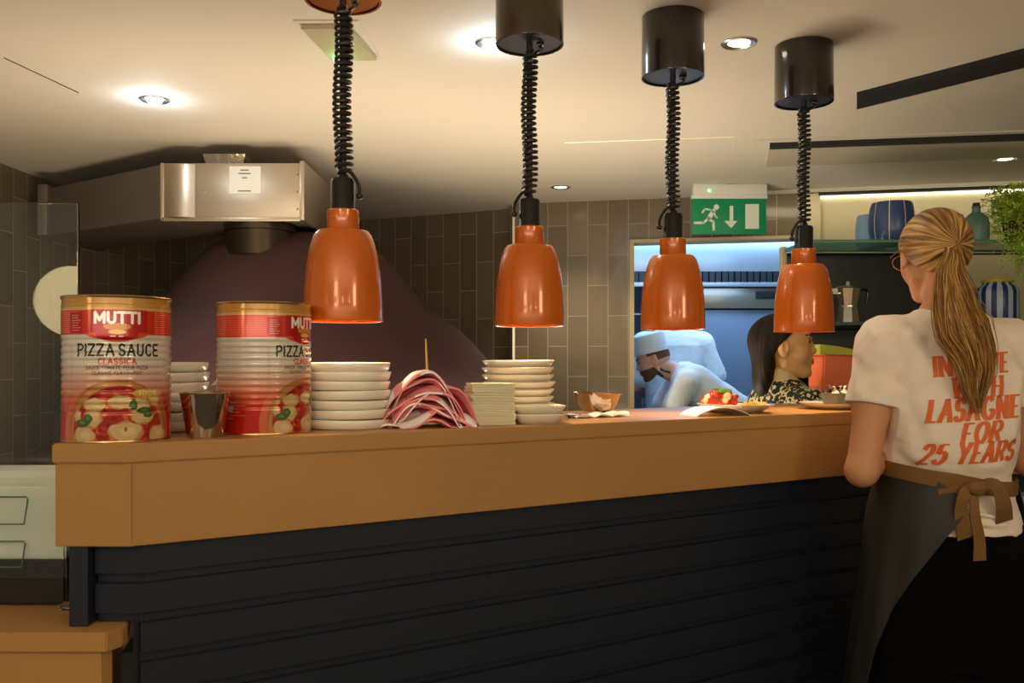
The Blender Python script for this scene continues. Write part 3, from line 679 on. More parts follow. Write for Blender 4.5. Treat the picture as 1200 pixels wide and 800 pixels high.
# ------------------------------------------------------------------ tins of sauce
def can_raster():
    H, R = .25, .0905; W_ = 2*PI*R; ns, nz = 620, 270
    s = (np.arange(ns)/ns-.5)*W_; z = np.linspace(0, H, nz); S_, Z_ = np.meshgrid(s, z, indexing='ij')
    img = np.zeros((ns, nz, 3)); img[:] = (.64, .58, .48)
    def comp(c, m):
        m = np.clip(m, 0, 1)[..., None]; img[:] = img*(1-m)+np.array(c)*m
    sst = lambda a, b, v: np.clip((v-a)/(b-a), 0, 1)
    AA = .0007
    rect = lambda s0, s1, z0, z1: np.clip((S_-s0)/AA, 0, 1)*np.clip((s1-S_)/AA, 0, 1)*np.clip((Z_-z0)/AA, 0, 1)*np.clip((z1-Z_)/AA, 0, 1)
    def disc(cs, cz, rs, rz, wob=0, seed=0):
        a = np.arctan2(Z_-cz, S_-cs); w2 = 1+wob*(np.sin(3*a+seed)*.6+np.sin(5*a+seed*2.1)*.5+np.sin(8*a+seed*3)*.25)
        return np.clip((w2-np.sqrt(((S_-cs)/rs)**2+((Z_-cz)/rz)**2))*min(rs, rz)/AA+.5, 0, 1)
    def text(tx, cs, cz, h, width, wd, col, serif=0, gap=.16):
        pl, L = layout(tx, h, gap); k = width/L; m = np.zeros_like(S_)
        sel = (np.abs(S_-cs) < width*.6) & (Z_ > cz-h*.2) & (Z_ < cz+h*1.2); ss, zz = S_[sel], Z_[sel]; dd = np.full(ss.shape, 1.)
        for p in pl:
            for (x0, y0), (x1, y1) in zip(p, p[1:]):
                x0_, x1_ = cs+x0*k, cs+x1*k; y0_, y1_ = cz+y0, cz+y1
                vx, vy = x1_-x0_, y1_-y0_; tt = np.clip(((ss-x0_)*vx+(zz-y0_)*vy)/(vx*vx+vy*vy+1e-12), 0, 1)
                dd = np.minimum(dd, np.hypot(ss-x0_-tt*vx, zz-y0_-tt*vy))
        m[sel] = np.clip((wd/2-dd)/AA+.5, 0, 1); comp(col, m)
    g = 1-sst(.075, .135, Z_); comp((.60, .10, .018), g*.92)
    comp((.52, .016, .006), (1-sst(.045, .085, Z_))*(1-disc(0, .02, .1, .1)))
    # fine grey text columns either side of the front
    for c0, c1, za, zb in ((-.19, -.092, .100, .168), (.10, .19, .100, .168)):
        for k in range(18):
            zz = za+(zb-za)*k/17; L = (.55+.45*abs(math.sin(k*2.3)))*(c1-c0); comp((.30, .27, .22), rect(c0, c0+L, zz, zz+.0014)*.75)
    for k in range(44):
        zz = .075+k*.0021; comp((.22, .2, .16), rect(-.086, -.081+.004*abs(math.sin(k*1.9)), zz, zz+.0012)*.7)
    for q in (-.155, .15):
        for k in range(6): comp((.75, .5, .4), rect(q-.03, q+.03*abs(math.sin(k*2+q)), .03+k*.006, .0315+k*.006)*.6)
        comp((.42, .36, .3), rect(q-.009, q+.003, .042, .056))
    # pizza picture
    comp((.40, .14, .035), disc(0.002, .020, .089, .087, .015, 1)); comp((.45, .20, .06), disc(0.002, .020, .085, .083, .02, 2)); comp((.38, .022, .012), disc(0.002, .018, .078, .077, .02, 3))
    rr = np.random.RandomState(5)
    pz = disc(0.002, .018, .076, .075)
    for k in range(150):
        a, b = rr.uniform(-.078, .078), rr.uniform(.002, .095); c = [(.55, .05, .02), (.22, .01, .008), (.66, .12, .04)][k % 3]
        comp(c, disc(a, b, rr.uniform(.002, .006), rr.uniform(.002, .005), .2, k)*pz*.8)
    px = lambda a: (60+a/4-137.5)/656; pzz = lambda b: (518-(330+b/4))/684
    for k, (a, b, ra, rb) in enumerate([(212, 578, 52, 34), (205, 640, 42, 46), (325, 565, 56, 34), (345, 705, 76, 52), (165, 720, 55, 45), (410, 590, 50, 45), (420, 640, 55, 30), (500, 720, 52, 42), (132, 628, 18, 28), (480, 560, 30, 26)]):
        m = disc(px(a), pzz(b), ra/4/656, rb/4/684, .10, k)*(Z_ > .004); comp((.50, .25, .07), m*.9); m = disc(px(a), pzz(b)+.001, ra/4/656*.88, rb/4/684*.85, .12, k+3); comp((.60, .42, .19), m); m = disc(px(a)+.003, pzz(b)+.002, ra/4/656*.45, rb/4/684*.4, .2, k+5); comp((.68, .52, .27), m*.8)
    comp((.45, .03, .015), disc(px(345), pzz(690), .0022, .004))
    for k, (a, b, ra, rb) in enumerate([(160, 660, 34, 18), (185, 640, 20, 24), (430, 605, 38, 16), (378, 578, 18, 26), (445, 625, 22, 14)]):
        comp((.05, .12, .03), disc(px(a), pzz(b), ra/4/656, rb/4/684, .08, k)); comp((.12, .22, .06), disc(px(a), pzz(b)+.001, ra/4/656*.5, rb/4/684*.4, .1, k))
    comp((.62, .40, .08), disc(.052, .083, .028, .008)); text('100%', .052, .0795, .008, .034, .0014, (.85, .72, .40))
    # red band and maker's panel
    comp((.60, .030, .010), rect(-9, 9, .183, .2255)); 
    for k in range(11):
        zz = .1870+k*.0034; comp((.80, .30, .18), (rect(-9, -.066, zz, zz+.0015)+rect(.064, 9, zz, zz+.0015))*.9)
    comp((.42, .012, .01), rect(-.086, -.058, .186, .222)); 
    for k in range(7): comp((.78, .42, .33), rect(-.081, -.064+.003*math.sin(k*2), .190+k*.0042, .1915+k*.0042))
    comp((.62, .05, .02), disc(0, .186, .052, .012)); comp((.40, .006, .004), rect(-.050, .050, .186, .229)); comp((.42, .007, .005), disc(0, .184, .034, .013))
    comp((.55, .22, .05), disc(0, .197, .022, .006)); comp((.75, .45, .12), disc(0, .188, .014, .004)); comp((.85, .8, .7), rect(-.012, -.002, .1795, .182)+rect(.002, .010, .1795, .182))
    comp((.50, .25, .045), rect(-9, 9, .229, .2465)); comp((.62, .36, .08), rect(-9, 9, .2255, .2290))
    text('MUTTI', 0, .2035, .0175, .074, .0046, (.85, .80, .72), gap=.14)
    text('PIZZA', -.0365, .148,   .019, .064, .0036, (.012, .03, .025)); text('SAUCE', .037, .148, .019, .070, .0036, (.012, .03, .025))
    text('CLASSICA', 0, .1335, .0095, .062, .0022, (.55, .03, .02)); text('SAUCE TOMATE POUR PIZZA', 0, .1245, .0058, .104, .0012, (.10, .07, .05)); text('CLASSIC FLAVOURED', 0, .1160, .0052, .082, .0011, (.16, .10, .07))
    return img, R, H, ns, nz, z
def make_can():
    img, R, H, ns, nz, z = can_raster()
    rib = np.zeros(nz)
    for c in (.052, .064, .076, .089, .102, .114, .126, .139, .152, .163, .174): rib -= .0016*np.exp(-((z-c)/.0030)**2)
    rib[z > .236] -= .0008
    th = (np.arange(ns)/ns-.5)*2*PI-PI/2
    rr = R+rib; V = np.stack([np.cos(th)[:, None]*rr, np.sin(th)[:, None]*rr, np.broadcast_to(z, (ns, nz))], -1).reshape(-1, 3)
    i = np.arange(ns)[:, None]; j = np.arange(nz-1)[None, :]; i2 = (i+1) % ns
    Q = np.stack([i*nz+j, i2*nz+j, i2*nz+j+1, i*nz+j+1], -1).reshape(-1, 4)
    me = bpy.data.meshes.new('printed_label'); me.from_pydata(V.tolist(), [], Q.tolist()); me.update()
    a = me.color_attributes.new('print', 'FLOAT_COLOR', 'POINT'); c4 = np.ones((ns*nz, 4), np.float32); c4[:, :3] = img.reshape(-1, 3); a.data.foreach_set('color', c4.ravel())
    for p in me.polygons: p.use_smooth = True
    t = thing('sauce_tin', 'large tin of pizza sauce facing forward at the left end of the counter', 'tin', group='large tins of pizza sauce')
    linkmesh('printed_label', me, 'label', t, smooth=False)
    bm = bmesh.new(); k = .0915
    lathe(bm, [(0, .244), (k-.006, .244), (k-.004, .2435), (k-.0035, .2505), (k-.0005, .2512), (k+.0008, .2495), (k, .2465), (k-.002, .246)], 72); finish('top_rim', bm, 'tin', t); bm = bmesh.new()
    lathe(bm, [(k-.003, .004), (k-.0005, .003), (k, .001), (k-.002, 0), (k-.006, .0005), (k-.007, .003), (0, .003)], 72); finish('base_rim', bm, 'tin', t)
    return t
can = make_can(); can.location = (X(137.5, 1.602), 1.602, CT); can.rotation_euler = (0, 0, -.02+math.atan2(can.location.x, can.location.y)*-1*0)
can.rotation_euler[2] = math.atan2(-can.location.x, can.location.y)
d2 = 1.765; x2 = X(310, d2)
dup(can, (x2, d2, CT), math.atan2(-x2, d2)+math.radians(57), 'tin of pizza sauce turned so its label is half hidden, between steel cup and bowls')

# ------------------------------------------------------------------ crockery and paper on the counter
bm = bmesh.new(); lathe(bm, [(.0, .002), (.030, .002), (.0305, 0), (.032, .001), (.0445, .079), (.0462, .0805), (.0452, .0815), (.0435, .0795), (.0305, .004), (0, .004)], 48)
tag(finish('metal_cup', bm, 'chrome', loc=(X(240.5, 1.64), 1.64, CT)), 'small tapered stainless steel cup between the two sauce tins', 'cup')

def bowl_mesh(R, h):
    bm = bmesh.new(); lathe(bm, [(0, .003), (R*.78, .003), (R*.79, 0), (R*.88, .0), (R*.945, h*.14), (R*.975, h*.5), (R, h*.94), (R*.985, h), (R*.955, h*.96), (R*.90, h*.45), (R*.6, h*.28), (0, h*.25)], 64)
    me = bpy.data.meshes.new('pasta_bowl'); bm.to_mesh(me); bm.free(); me.materials.append(M['plate']); me.shade_smooth(); return me
def stack(name, me, n, x, y, z, step, lab, cat, group, jit=.003, gaps={}, hs=None):
    R_ = random.Random(int(x*1000)+n); o = None
    for i in range(n):
        z += gaps.get(i, 0)
        o = bpy.data.objects.new(name, me); COL.objects.link(o); o.location = (x+R_.uniform(-jit, jit), y+R_.uniform(-jit, jit), z)
        o.rotation_euler = (R_.uniform(-.014, .014), R_.uniform(-.014, .014), R_.uniform(0, 6)); z += step
        tag(o, lab(i, n), cat, group)
ordn = ['lowest', 'second', 'third', 'fourth', 'fifth', 'sixth', 'seventh', 'eighth', 'ninth', 'tenth', 'eleventh', 'twelfth', 'thirteenth', 'fourteenth']
def namer(what, where):
    def f(i, n):
        pos = 'bottom' if i == 0 else 'top' if i == n-1 else ordn[i]+' from the bottom'
        return f'{what}, {pos} of the stack {where}'
    return f
b1 = bowl_mesh(.0955, .0200)
stack('pasta_bowl', b1, 7, X(403.5, 1.885), 1.885, CT, .0193, namer('white stoneware bowl', 'right of the turned tin'), 'bowl', 'white bowls between tin and napkins', .0035)
stack('pasta_bowl', b1, 7, X(243, 1.80)-.0955, 1.80, CT, .0193, namer('white stoneware bowl', 'behind the front tin'), 'bowl', 'white bowls behind the front tin', .0035)
bm = bmesh.new(); lathe(bm, [(0, .004), (.060, .004), (.062, 0), (.066, 0), (.080, .012), (.0865, .0195), (.0860, .0225), (.083, .0210), (.064, .0075), (0, .0065)], 64)
me = bpy.data.meshes.new('dinner_plate'); bm.to_mesh(me); bm.free(); me.materials.append(M['plate']); me.shade_smooth()
stack('dinner_plate', me, 8, X(607.5, 2.15), 2.15, CT, .0170, namer('round white plate', 'behind the paper napkins'), 'plate', 'round white plates', .004)
def square(R, h, rim):
    bm = bmesh.new(); t2 = bmesh.new()
    prof = [(0, .003), (R*.7, .003), (R*.72, 0), (R*.8, 0), (R, h-.003), (R*1.02, h), (R*.99, h), (R*.78, rim), (0, rim)]
    rings = []
    for r, z in prof:
        if r == 0: rings.append([t2.verts.new((0, 0, z))]); continue
        ring = []
        for k in range(40):
            a = 2*PI*k/40; c, s = math.cos(a), math.sin(a); q = (abs(c)**5+abs(s)**5)**(-1/5)
            ring.append(t2.verts.new((r*c*q, r*s*q, z)))
        rings.append(ring)
    for a, b in zip(rings, rings[1:]):
        for i in range(40):
            j = (i+1) % 40
            if len(a) == 1: t2.faces.new((a[0], b[j], b[i]))
            elif len(b) == 1: t2.faces.new((a[i], a[j], b[0]))
            else: t2.faces.new((a[i], a[j], b[j], b[i]))
    merge(bm, t2); me = bpy.data.meshes.new('square_dish'); bm.to_mesh(me); bm.free(); me.materials.append(M['plate']); me.shade_smooth(); return me
ms = square(.057, .022, .008)
for i in range(2):
    o = bpy.data.objects.new('square_dish', ms); COL.objects.link(o); o.location = (X(628, 2.02)+i*.003, 2.02, CT+i*.0185); o.rotation_euler = (0, 0, .20)
    tag(o, ['lower', 'upper'][i]+' of the two shallow square white dishes at the right of the plates', 'dish', 'shallow square dishes')
# pale folded paper napkins in a square pile
def napkin_block(hw, hd, t_, seed):
    bm = bmesh.new(); R_ = random.Random(seed)
    for k in range(3):
        o = R_.uniform(-.002, .002); box(bm, (-hw+o, -hd+o, t_*k/3+.0003), (hw+o, hd+o, t_*(k+1)/3-.0003), 0, .0007)
    me = bpy.data.meshes.new('paper_napkin'); bm.to_mesh(me); bm.free(); me.materials.append(M['plate2']); return me
z = CT
for i, (tt) in enumerate([.0085]*5+[.0080]*6):
    o = bpy.data.objects.new('paper_napkin', napkin_block(.048, .045, tt, i)); COL.objects.link(o); o.location = (X(574, 1.985)+random.uniform(-.0015, .0015), 1.985, z); o.rotation_euler = (0, 0, .24+random.uniform(-.04, .04)*(i > 4))
    z += tt; tag(o, namer('folded cream paper napkin', 'beside the pink pile')(i, 11), 'napkin', 'cream paper napkins')
# draped pink napkins
NX, NY, ND = X(503, 1.93), 1.915, 0
def draped(i, n):
    R_ = random.Random(40+i); f = i/(n-1); hw = .092-.010*f+R_.uniform(-.008, .008); hd = .056+R_.uniform(-.008, .008)
    zc = .020+.096*f; bend = (.022+.056*f)*R_.uniform(.75, 1.1); rot = .30+R_.uniform(-.42, .42); th = .0055; sk = R_.uniform(-.25, .35); wv = R_.uniform(.003, .008)
    cx = R_.uniform(-.014, .014); cy = R_.uniform(-.008, .008)
    nx, ny = 26, 14; bm = bmesh.new()
    def pos(a, b):
        x = (a-.5)*2*hw; y = (b-.5)*2*hd; q = (a-.5)*2
        q2 = q+sk*(1-q*q); z = zc-bend*abs(q2)**(1.8+.3*(i % 3))*(1+.5*max(0, q))+wv*math.sin(5*q+i*1.7)+.0045*math.sin(7*b*2+i+q*4)-.010*(.5-b)*(1 if b < .5 else .2)*(.4+abs(q))
        xr = x*math.cos(rot)-y*math.sin(rot)+cx; yr = x*math.sin(rot)+y*math.cos(rot)+cy
        return xr, yr, max(z, .0015+.0075*i*.2*(1-abs(q))+.001)
    T_ = [[bm.verts.new(pos(a/nx, b/ny)) for b in range(ny+1)] for a in range(nx+1)]
    B_ = [[bm.verts.new((v.co.x, v.co.y, max(v.co.z-th*.8, .0006))) for v in r] for r in T_]
    lift = R_.uniform(.35, .65)
    for a in range(nx):
        for b in range(ny):
            m = 1 if (a/nx < lift-.25 if i % 2 else a/nx > lift+.3) and i % 3 else 0
            if i == n-1: m = 1 if a/nx < .45 and b/ny > .0 else 0
            g1 = bm.faces.new((T_[a][b], T_[a+1][b], T_[a+1][b+1], T_[a][b+1])); g1.material_index = m
            g2 = bm.faces.new((B_[a][b], B_[a][b+1], B_[a+1][b+1], B_[a+1][b])); g2.material_index = 0
    for a in range(nx):
        for b in (0, ny):
            g = bm.faces.new((T_[a][b], B_[a][b], B_[a+1][b], T_[a+1][b])); g.material_index = 1 if (i+a//9) % 3 == 0 else 0
    for b in range(ny):
        for a in (0, nx):
            g = bm.faces.new((T_[a][b], B_[a][b], B_[a][b+1], T_[a][b+1])); g.material_index = 1
    bmesh.ops.recalc_face_normals(bm, faces=bm.faces)
    o = finish('pink_napkin', bm, ['pink', 'napwhite'], loc=(NX, NY, CT)); 
    return tag(o, namer('draped pink and white napkin', 'between bowls and plates')(i, n), 'napkin', 'pink napkins piled on the counter')
for i in range(9): draped(i, 9)
bm = bmesh.new(); tube(bm, [(0, 0, 0), (-.003, 0, .075)], [.0028, .0018], 8)
tag(finish('wooden_skewer', bm, 'wood', loc=(NX-.004, NY+.01, CT+.112)), 'thin pale wooden skewer standing up out of the pink napkins', 'skewer')

bm = bmesh.new(); lathe(bm, [(0, .002), (.030, .002), (.034, 0), (.050, .022), (.059, .047), (.064, .0485), (.0645, .050), (.058, .0495), (.048, .024), (.030, .004), (0, .004)], 48)
for k in range(8):
    pass
tag(finish('metal_bowl', bm, 'chrome', loc=(X(699, 2.30), 2.30, CT+.008), rot=(-.05, .06, 0)), 'small polished steel bowl on the counter left of the kitchen hatch', 'bowl')
def crumple(name, sx, sy, h, x, y, rz, mats, seed, label, cat):
    bm = bmesh.new(); n = 18; R_ = random.Random(seed)
    T_ = [[None]*(n+1) for _ in range(n+1)]; B_ = [[None]*(n+1) for _ in range(n+1)]
    for a in range(n+1):
        for b in range(n+1):
            p = Vector((a/n*3+seed, b/n*3, 0)); z = .003+h*abs(mnoise.noise(p))*1.8
            T_[a][b] = bm.verts.new(((a/n-.5)*sx+.004*mnoise.noise(p*3), (b/n-.5)*sy, z)); B_[a][b] = bm.verts.new(((a/n-.5)*sx, (b/n-.5)*sy, max(z-.002, .0005)))
    for a in range(n):
        for b in range(n):
            bm.faces.new((T_[a][b], T_[a+1][b], T_[a+1][b+1], T_[a][b+1])); bm.faces.new((B_[a][b], B_[a][b+1], B_[a+1][b+1], B_[a+1][b]))
    for a in range(n):
        for b in (0, n): bm.faces.new((T_[a][b], B_[a][b], B_[a+1][b], T_[a+1][b])); bm.faces.new((T_[b][a], B_[b][a], B_[b][a+1], T_[b][a+1]))
    bmesh.ops.recalc_face_normals(bm, faces=bm.faces)
    return tag(finish(name, bm, mats, loc=(x, y, CT), rot=(0, 0, rz)), label, cat)
crumple('folded_cloth', .16, .05, .010, X(700, 2.235), 2.225, .5, 'napwhite', 3, 'flat white cloth on the counter in front of the steel bowl', 'cloth')
bm = bmesh.new(); box(bm, (-.012, -.006, 0), (.012, .006, .008), 0, .003)
tag(finish('bottle_cap', bm, 'black', loc=(X(671, 2.19), 2.19, CT), rot=(0, 0, .4)), 'tiny black clip lying left of the white cloth', 'clip')
# arched booklet
bm = bmesh.new(); n = 20; L = .15
for side in (0, 1):
    pass
pr = [((k/n-.5)*L, .022*math.sin(PI*k/n)**.8+.0008) for k in range(n+1)]
lo = [(a, max(0.0002, z-.0016)) for a, z in pr][::-1]
prism(bm, pr+lo, -.05, .05, axis='y'); 
tag(finish('curled_menu', bm, ['napwhite'], loc=(X(838, 2.30), 2.305, CT), rot=(0, 0, .25)), 'curled white leaflet arching on the counter in front of the lasagne plate', 'leaflet')
# lasagne plate
t = thing('lasagne_plate', 'white plate with lasagne topped by tomato and basil, in front of the kitchen hatch', 'plate of food', (X(862, 2.44), 2.44, CT))
bm = bmesh.new(); lathe(bm, [(0, .003), (.055, .003), (.058, 0), (.065, 0), (.098, .020), (.1045, .0235), (.104, .0245), (.096, .0215), (.065, .008), (0, .007)], 64, mis=[0]*5+[0, 1, 0, 0, 0]); finish('plate', bm, ['plate', 'bluerim'], t)
fd = Field((-.10, -.06, 0), (.03, .06, .09), .0025); R_ = random.Random(3)
fd.ell((-.045, 0, .030), (.05, .042, .026), .01)
for k in range(22): fd.ell((-.045+R_.uniform(-.045, .045), R_.uniform(-.04, .03), R_.uniform(.026, .052)), (R_.uniform(.008, .013),)*3, .004)
me = fd.mesh('lasagne'); R2 = [(R_.uniform(-.1, .01), R_.uniform(-.05, .04), R_.uniform(.02, .06)) for _ in range(26)]
def fn(x, y, z):
    out = np.zeros(len(x), int)
    for k, c in enumerate(R2): out[((x-c[0])**2+(y-c[1])**2+(z-c[2])**2) < .010**2] = 1
    return out
paint(me, fn); linkmesh('lasagne', me, ['sauce', 'cheese'], t)
bm = bmesh.new()
for k, (a, b, c, rz) in enumerate([(-.038, -.018, .058, .2), (-.052, -.005, .060, 2.3), (-.025, .0, .058, -.9)]):
    lathe(bm, [(0, .006), (.012, .004), (.018, 0), (.012, -.003), (0, -.004)], 16, mtx=Matrix.Translation((a, b, c)) @ Matrix.Rotation(rz, 4, 'Z') @ Matrix.Rotation(.4, 4, 'X'), sx=1, sy=.55)
finish('basil', bm, 'leaf', t)
fd = Field((0, -.07, 0), (.10, .07, .05), .0025)
for k in range(34):
    a = R_.uniform(0, 6.28); r = R_.uniform(0, .034); fd.ell((.045+r*math.cos(a), r*math.sin(a)*1.2, R_.uniform(.013, .026)), (.013, .006, .005), .003, Matrix.Rotation(R_.uniform(0, 3), 4, 'Z'))
linkmesh('pasta', fd.mesh('pasta'), 'pasta', t)
# right-hand plate with a small grey bowl
xr, yr = X(978, 2.62), 2.62
bm = bmesh.new(); lathe(bm, [(0, .003), (.06, .003), (.062, 0), (.07, 0), (.098, .016), (.1025, .0185), (.101, .0195), (.07, .007), (0, .006)], 64, mis=[0]*5+[1, 0, 0])
pl = tag(finish('side_plate', bm, ['plate', 'bluerim'], loc=(xr, yr, CT)), 'white plate under a small grey bowl, beside the waitress\'s arm', 'plate')
t = thing('dessert_bowl', 'small grey bowl heaped with dark crumbly topping, on the rightmost plate', 'bowl', (xr+.015, yr+.01, CT+.0065))
bm = bmesh.new(); lathe(bm, [(0, .002), (.034, .002), (.036, 0), (.040, .001), (.050, .038), (.0515, .040), (.049, .040), (.036, .012), (0, .01)], 40); finish('bowl', bm, 'greybowl', t)
fd = Field((-.06, -.06, 0), (.06, .06, .09), .003); fd.ell((0, 0, .032), (.046, .046, .016), .01)
for k in range(16): fd.ell((R_.uniform(-.03, .03), R_.uniform(-.03, .03), R_.uniform(.042, .055)), (R_.uniform(.007, .012),)*3, .004)
fd.limb([(-.02, 0, .05), (.028, .01, .062)], [.004, .004], .003)
me = fd.mesh('topping'); paint(me, lambda x, y, z: ((np.sin(x*230)+np.sin(y*190+1)+np.sin(z*200)) > .9).astype(int)); linkmesh('topping', me, ['darkfood', 'plate'], t)

# ------------------------------------------------------------------ oven, duct
ox, oy = X(346, 4.05), 4.05; so_ = F/oy
t = thing('pizza_oven', 'big domed purple brown pizza oven in the curve of the tiled wall', 'oven', (ox, oy, 0))
prof = [(0, 278), (45, 278.5), (64, 279.5), (85, 284.5), (105, 294.5), (126, 311), (147, 332), (165, 347.5), (182, 362), (198, 377), (211, 391), (222, 406), (236, 425), (248, 447), (256, 475), (258, 520)]
pr = [(r/so_*.985, EYE+(HOR-y)/so_-(lambda t: t*t*(3-2*t))(min(1, max(0, (r-75)/80)))*(.070-.050*min(1, max(0, (r-170)/66)))) for r, y in prof]
bm = bmesh.new(); lathe(bm, pr+[(pr[-1][0], .95), (0, .95)], 128); dm = finish('dome', bm, 'dome', t)
bm = bmesh.new(); lathe(bm, [(0, 0), (.86, 0), (.86, .82), (1.04, .84), (1.04, .949), (0, .949)], 96); finish('plinth', bm, 'dome', t)
# mouth, an arched iron surround on the front of the dome with the glow behind it
mx, my = X(306, 3.2)-ox, -.865
def archp(rw, zb, zt, n=20):
    return [(mx-rw, zb)]+[(mx-rw*math.cos(PI*k/n), zb+(zt-zb)*(.25+.75*math.sin(PI*k/n))) for k in range(n+1)]+[(mx+rw, zb)]
bm = bmesh.new(); o_ = archp(.215, .985, 1.290); i_ = archp(.190, .985, 1.262)
for ya, yb in ((my-.06, my+.30),):
    for r0 in range(len(o_)-1):
        v = [bm.verts.new(p) for p in ((o_[r0][0], ya, o_[r0][1]), (o_[r0+1][0], ya, o_[r0+1][1]), (i_[r0+1][0], ya, i_[r0+1][1]), (i_[r0][0], ya, i_[r0][1]),
              (o_[r0][0], yb, o_[r0][1]), (o_[r0+1][0], yb, o_[r0+1][1]), (i_[r0+1][0], yb, i_[r0+1][1]), (i_[r0][0], yb, i_[r0][1]))]
        for q in ((0, 1, 2, 3), (4, 7, 6, 5), (0, 4, 5, 1), (3, 2, 6, 7)): bm.faces.new([v[k] for k in q])
mo = finish('mouth_frame', bm, 'ovenmetal', t, False)
bm = bmesh.new(); prism(bm, archp(.189, .986, 1.261), my-.02, my+.10, axis='y'); finish('fire_opening', bm, 'fire', mo, False)
bm = bmesh.new(); box(bm, (mx-.26, my-.20, .945), (mx+.26, my+.06, .985), 0, .004); finish('landing_slab', bm, 'tan', t)
# flue collar
cx_, cy_ = X(305, 3.75)-ox, 3.75-oy
bm = bmesh.new(); lathe(bm, [(.135, 1.74), (.135, 1.84), (.148, 1.842), (.148, 1.866), (.12, 1.867), (0, 1.867)], 40, mtx=Matrix.Translation((cx_, cy_, 0))); finish('flue_collar', bm, 'ovenmetal', t)
t = thing('extraction_duct', 'dull galvanised steel duct box over the oven, bending away to the left wall', 'duct')
D0 = 3.6; xa, xb = X(190, D0), X(352, D0); za, zb = Z(256.5, D0), Z(191, D0)
bm = bmesh.new(); box(bm, (xa, D0, za), (xb, D0+.5, zb), 0, .003); box(bm, (xb, D0-.012, za-.006), (xb+.018, D0+.5, zb+.006), 0, .002)
box(bm, (xa, D0-.006, za-.010), (xb, D0+.001, za+.006), 0, .002); box(bm, (xa-.006, D0-.006, za-.006), (xa+.008, D0+.1, zb), 0, .002)
for zz in (za+.04, za+.11, za+.18): bmesh.ops.create_icosphere(bm, subdivisions=1, radius=.005, matrix=Matrix.Translation((xb-.012, D0-.001, zz)))
bmesh.ops.create_icosphere(bm, subdivisions=1, radius=.005, matrix=Matrix.Translation((xa+.17, D0-.001, za+.11)))
# bulged seam plate
t2 = bmesh.new()
nn = 16; rowsv = []
for i in range(nn+1):
    q = i/nn; a = [t2.verts.new((xa+.008+q*.125, D0-.002-.016*math.sin(PI*q), z)) for z in (za+.006, zb-.006)]; rowsv.append(a)
for a, b in zip(rowsv, rowsv[1:]): t2.faces.new((a[0], b[0], b[1], a[1]))
merge(bm, t2); finish('front_box', bm, 'duct', t)
bm = bmesh.new(); prism(bm, [(xa, D0+.002), (-2.12, 4.10), (-2.12, 4.62), (xa, D0+.5)], za+.004, zb-.004, bev=.003)
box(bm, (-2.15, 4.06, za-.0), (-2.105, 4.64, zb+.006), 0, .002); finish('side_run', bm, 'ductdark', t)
bm = bmesh.new(); box(bm, (X(269, D0), D0-.004, Z(227, D0)), (X(306, D0), D0-.001, Z(195, D0))); lb = finish('paper_notice', bm, 'white', t, False)
for z_, w_ in ((199, 10), (203, 14), (208, 6), (223.5, 15)): bm = bmesh.new(); box(bm, (X(287-w_/2, D0), D0-.0055, Z(z_+1, D0)), (X(287+w_/2, D0), D0-.004, Z(z_, D0))); finish('text_line', bm, 'ovenmetal', lb, False)
bm = bmesh.new(); zt = zb+.0005
t2 = bmesh.new(); lo = [(-.075, -.04), (.075, -.04), (.075, .04), (-.075, .04)]; a = [t2.verts.new((x, y, 0)) for x, y in lo]; b = [t2.verts.new((x*1.14, y*1.2, .040)) for x, y in lo]
c = [t2.verts.new((x*1.06, y*1.1, .036)) for x, y in lo]
t2.faces.new(a[::-1]); t2.faces.new(c)
for i in range(4): t2.faces.new((a[i], a[(i+1) % 4], b[(i+1) % 4], b[i])); t2.faces.new((b[i], b[(i+1) % 4], c[(i+1) % 4], c[i]))
merge(bm, t2); tag(finish('foil_tray', bm, 'chrome', loc=(X(265, 3.64), 3.66, zb), smooth=False), 'crinkled foil tray lying on top of the steel duct', 'tray')

# ------------------------------------------------------------------ left: glass screen and covered tub
t = thing('glass_screen', 'tall clear glass sneeze screen at the left edge, edge ending at the front tin', 'glass screen')
gx, gy = X(91, 1.9), 1.9
bm = bmesh.new(); box(bm, (-2.1, gy, .854), (gx, gy+.010, Z(237, gy)), 0, .0012); finish('pane', bm, 'glass', t, False)
t = thing('covered_tub', 'white two-lid tub in a clear acrylic case on the lower counter', 'tub', (0, 0, .853))
zz = lambda py, d=1.64: Z(py, d)-.853
xr_ = X(77, 1.64)
bm = bmesh.new(); prism(bm, [(1.64, .004), (1.64, zz(656)), (1.88, zz(656)), (1.88, .004)], -1.5, xr_, axis='x', bev=.004); finish('dark_base', bm, 'black', t, False)
bm = bmesh.new(); prism(bm, [(1.645, zz(656)+.0005), (1.66, zz(572)), (1.78, zz(562)), (1.88, zz(562)), (1.88, zz(656)+.0005)], -1.5, xr_-.003, axis='x', bev=.004); tb = finish('tub', bm, 'whiteb', t, False)
bm = bmesh.new()
for (a, b, c, d) in ((-20, 31, 582, 614), (-20, 28, 634, 664)):
    P4 = [(X(a, 1.64), 1.640, zz(b_)) for b_ in (c, d)]; x0, x1 = X(a, 1.64), X(b, 1.64)
    tube(bm, [(x0, 1.640, zz(c)), (x1, 1.640, zz(c)), (x1+.003, 1.640, zz(c)-.004), (x1-.004, 1.640, zz(d)), (x0, 1.640, zz(d))], .0016, 5)
finish('lid_outline', bm, 'teal', tb)
bm = bmesh.new()
box(bm, (-1.5, 1.632, zz(676)), (xr_+.004, 1.6355, zz(560)), 0, .001); box(bm, (xr_+.002, 1.636, zz(676)), (xr_+.005, 1.88, zz(560)), 0, .001); box(bm, (xr_+.006, 1.640, zz(676)), (xr_+.040, 1.643, zz(642)), 0, .001)
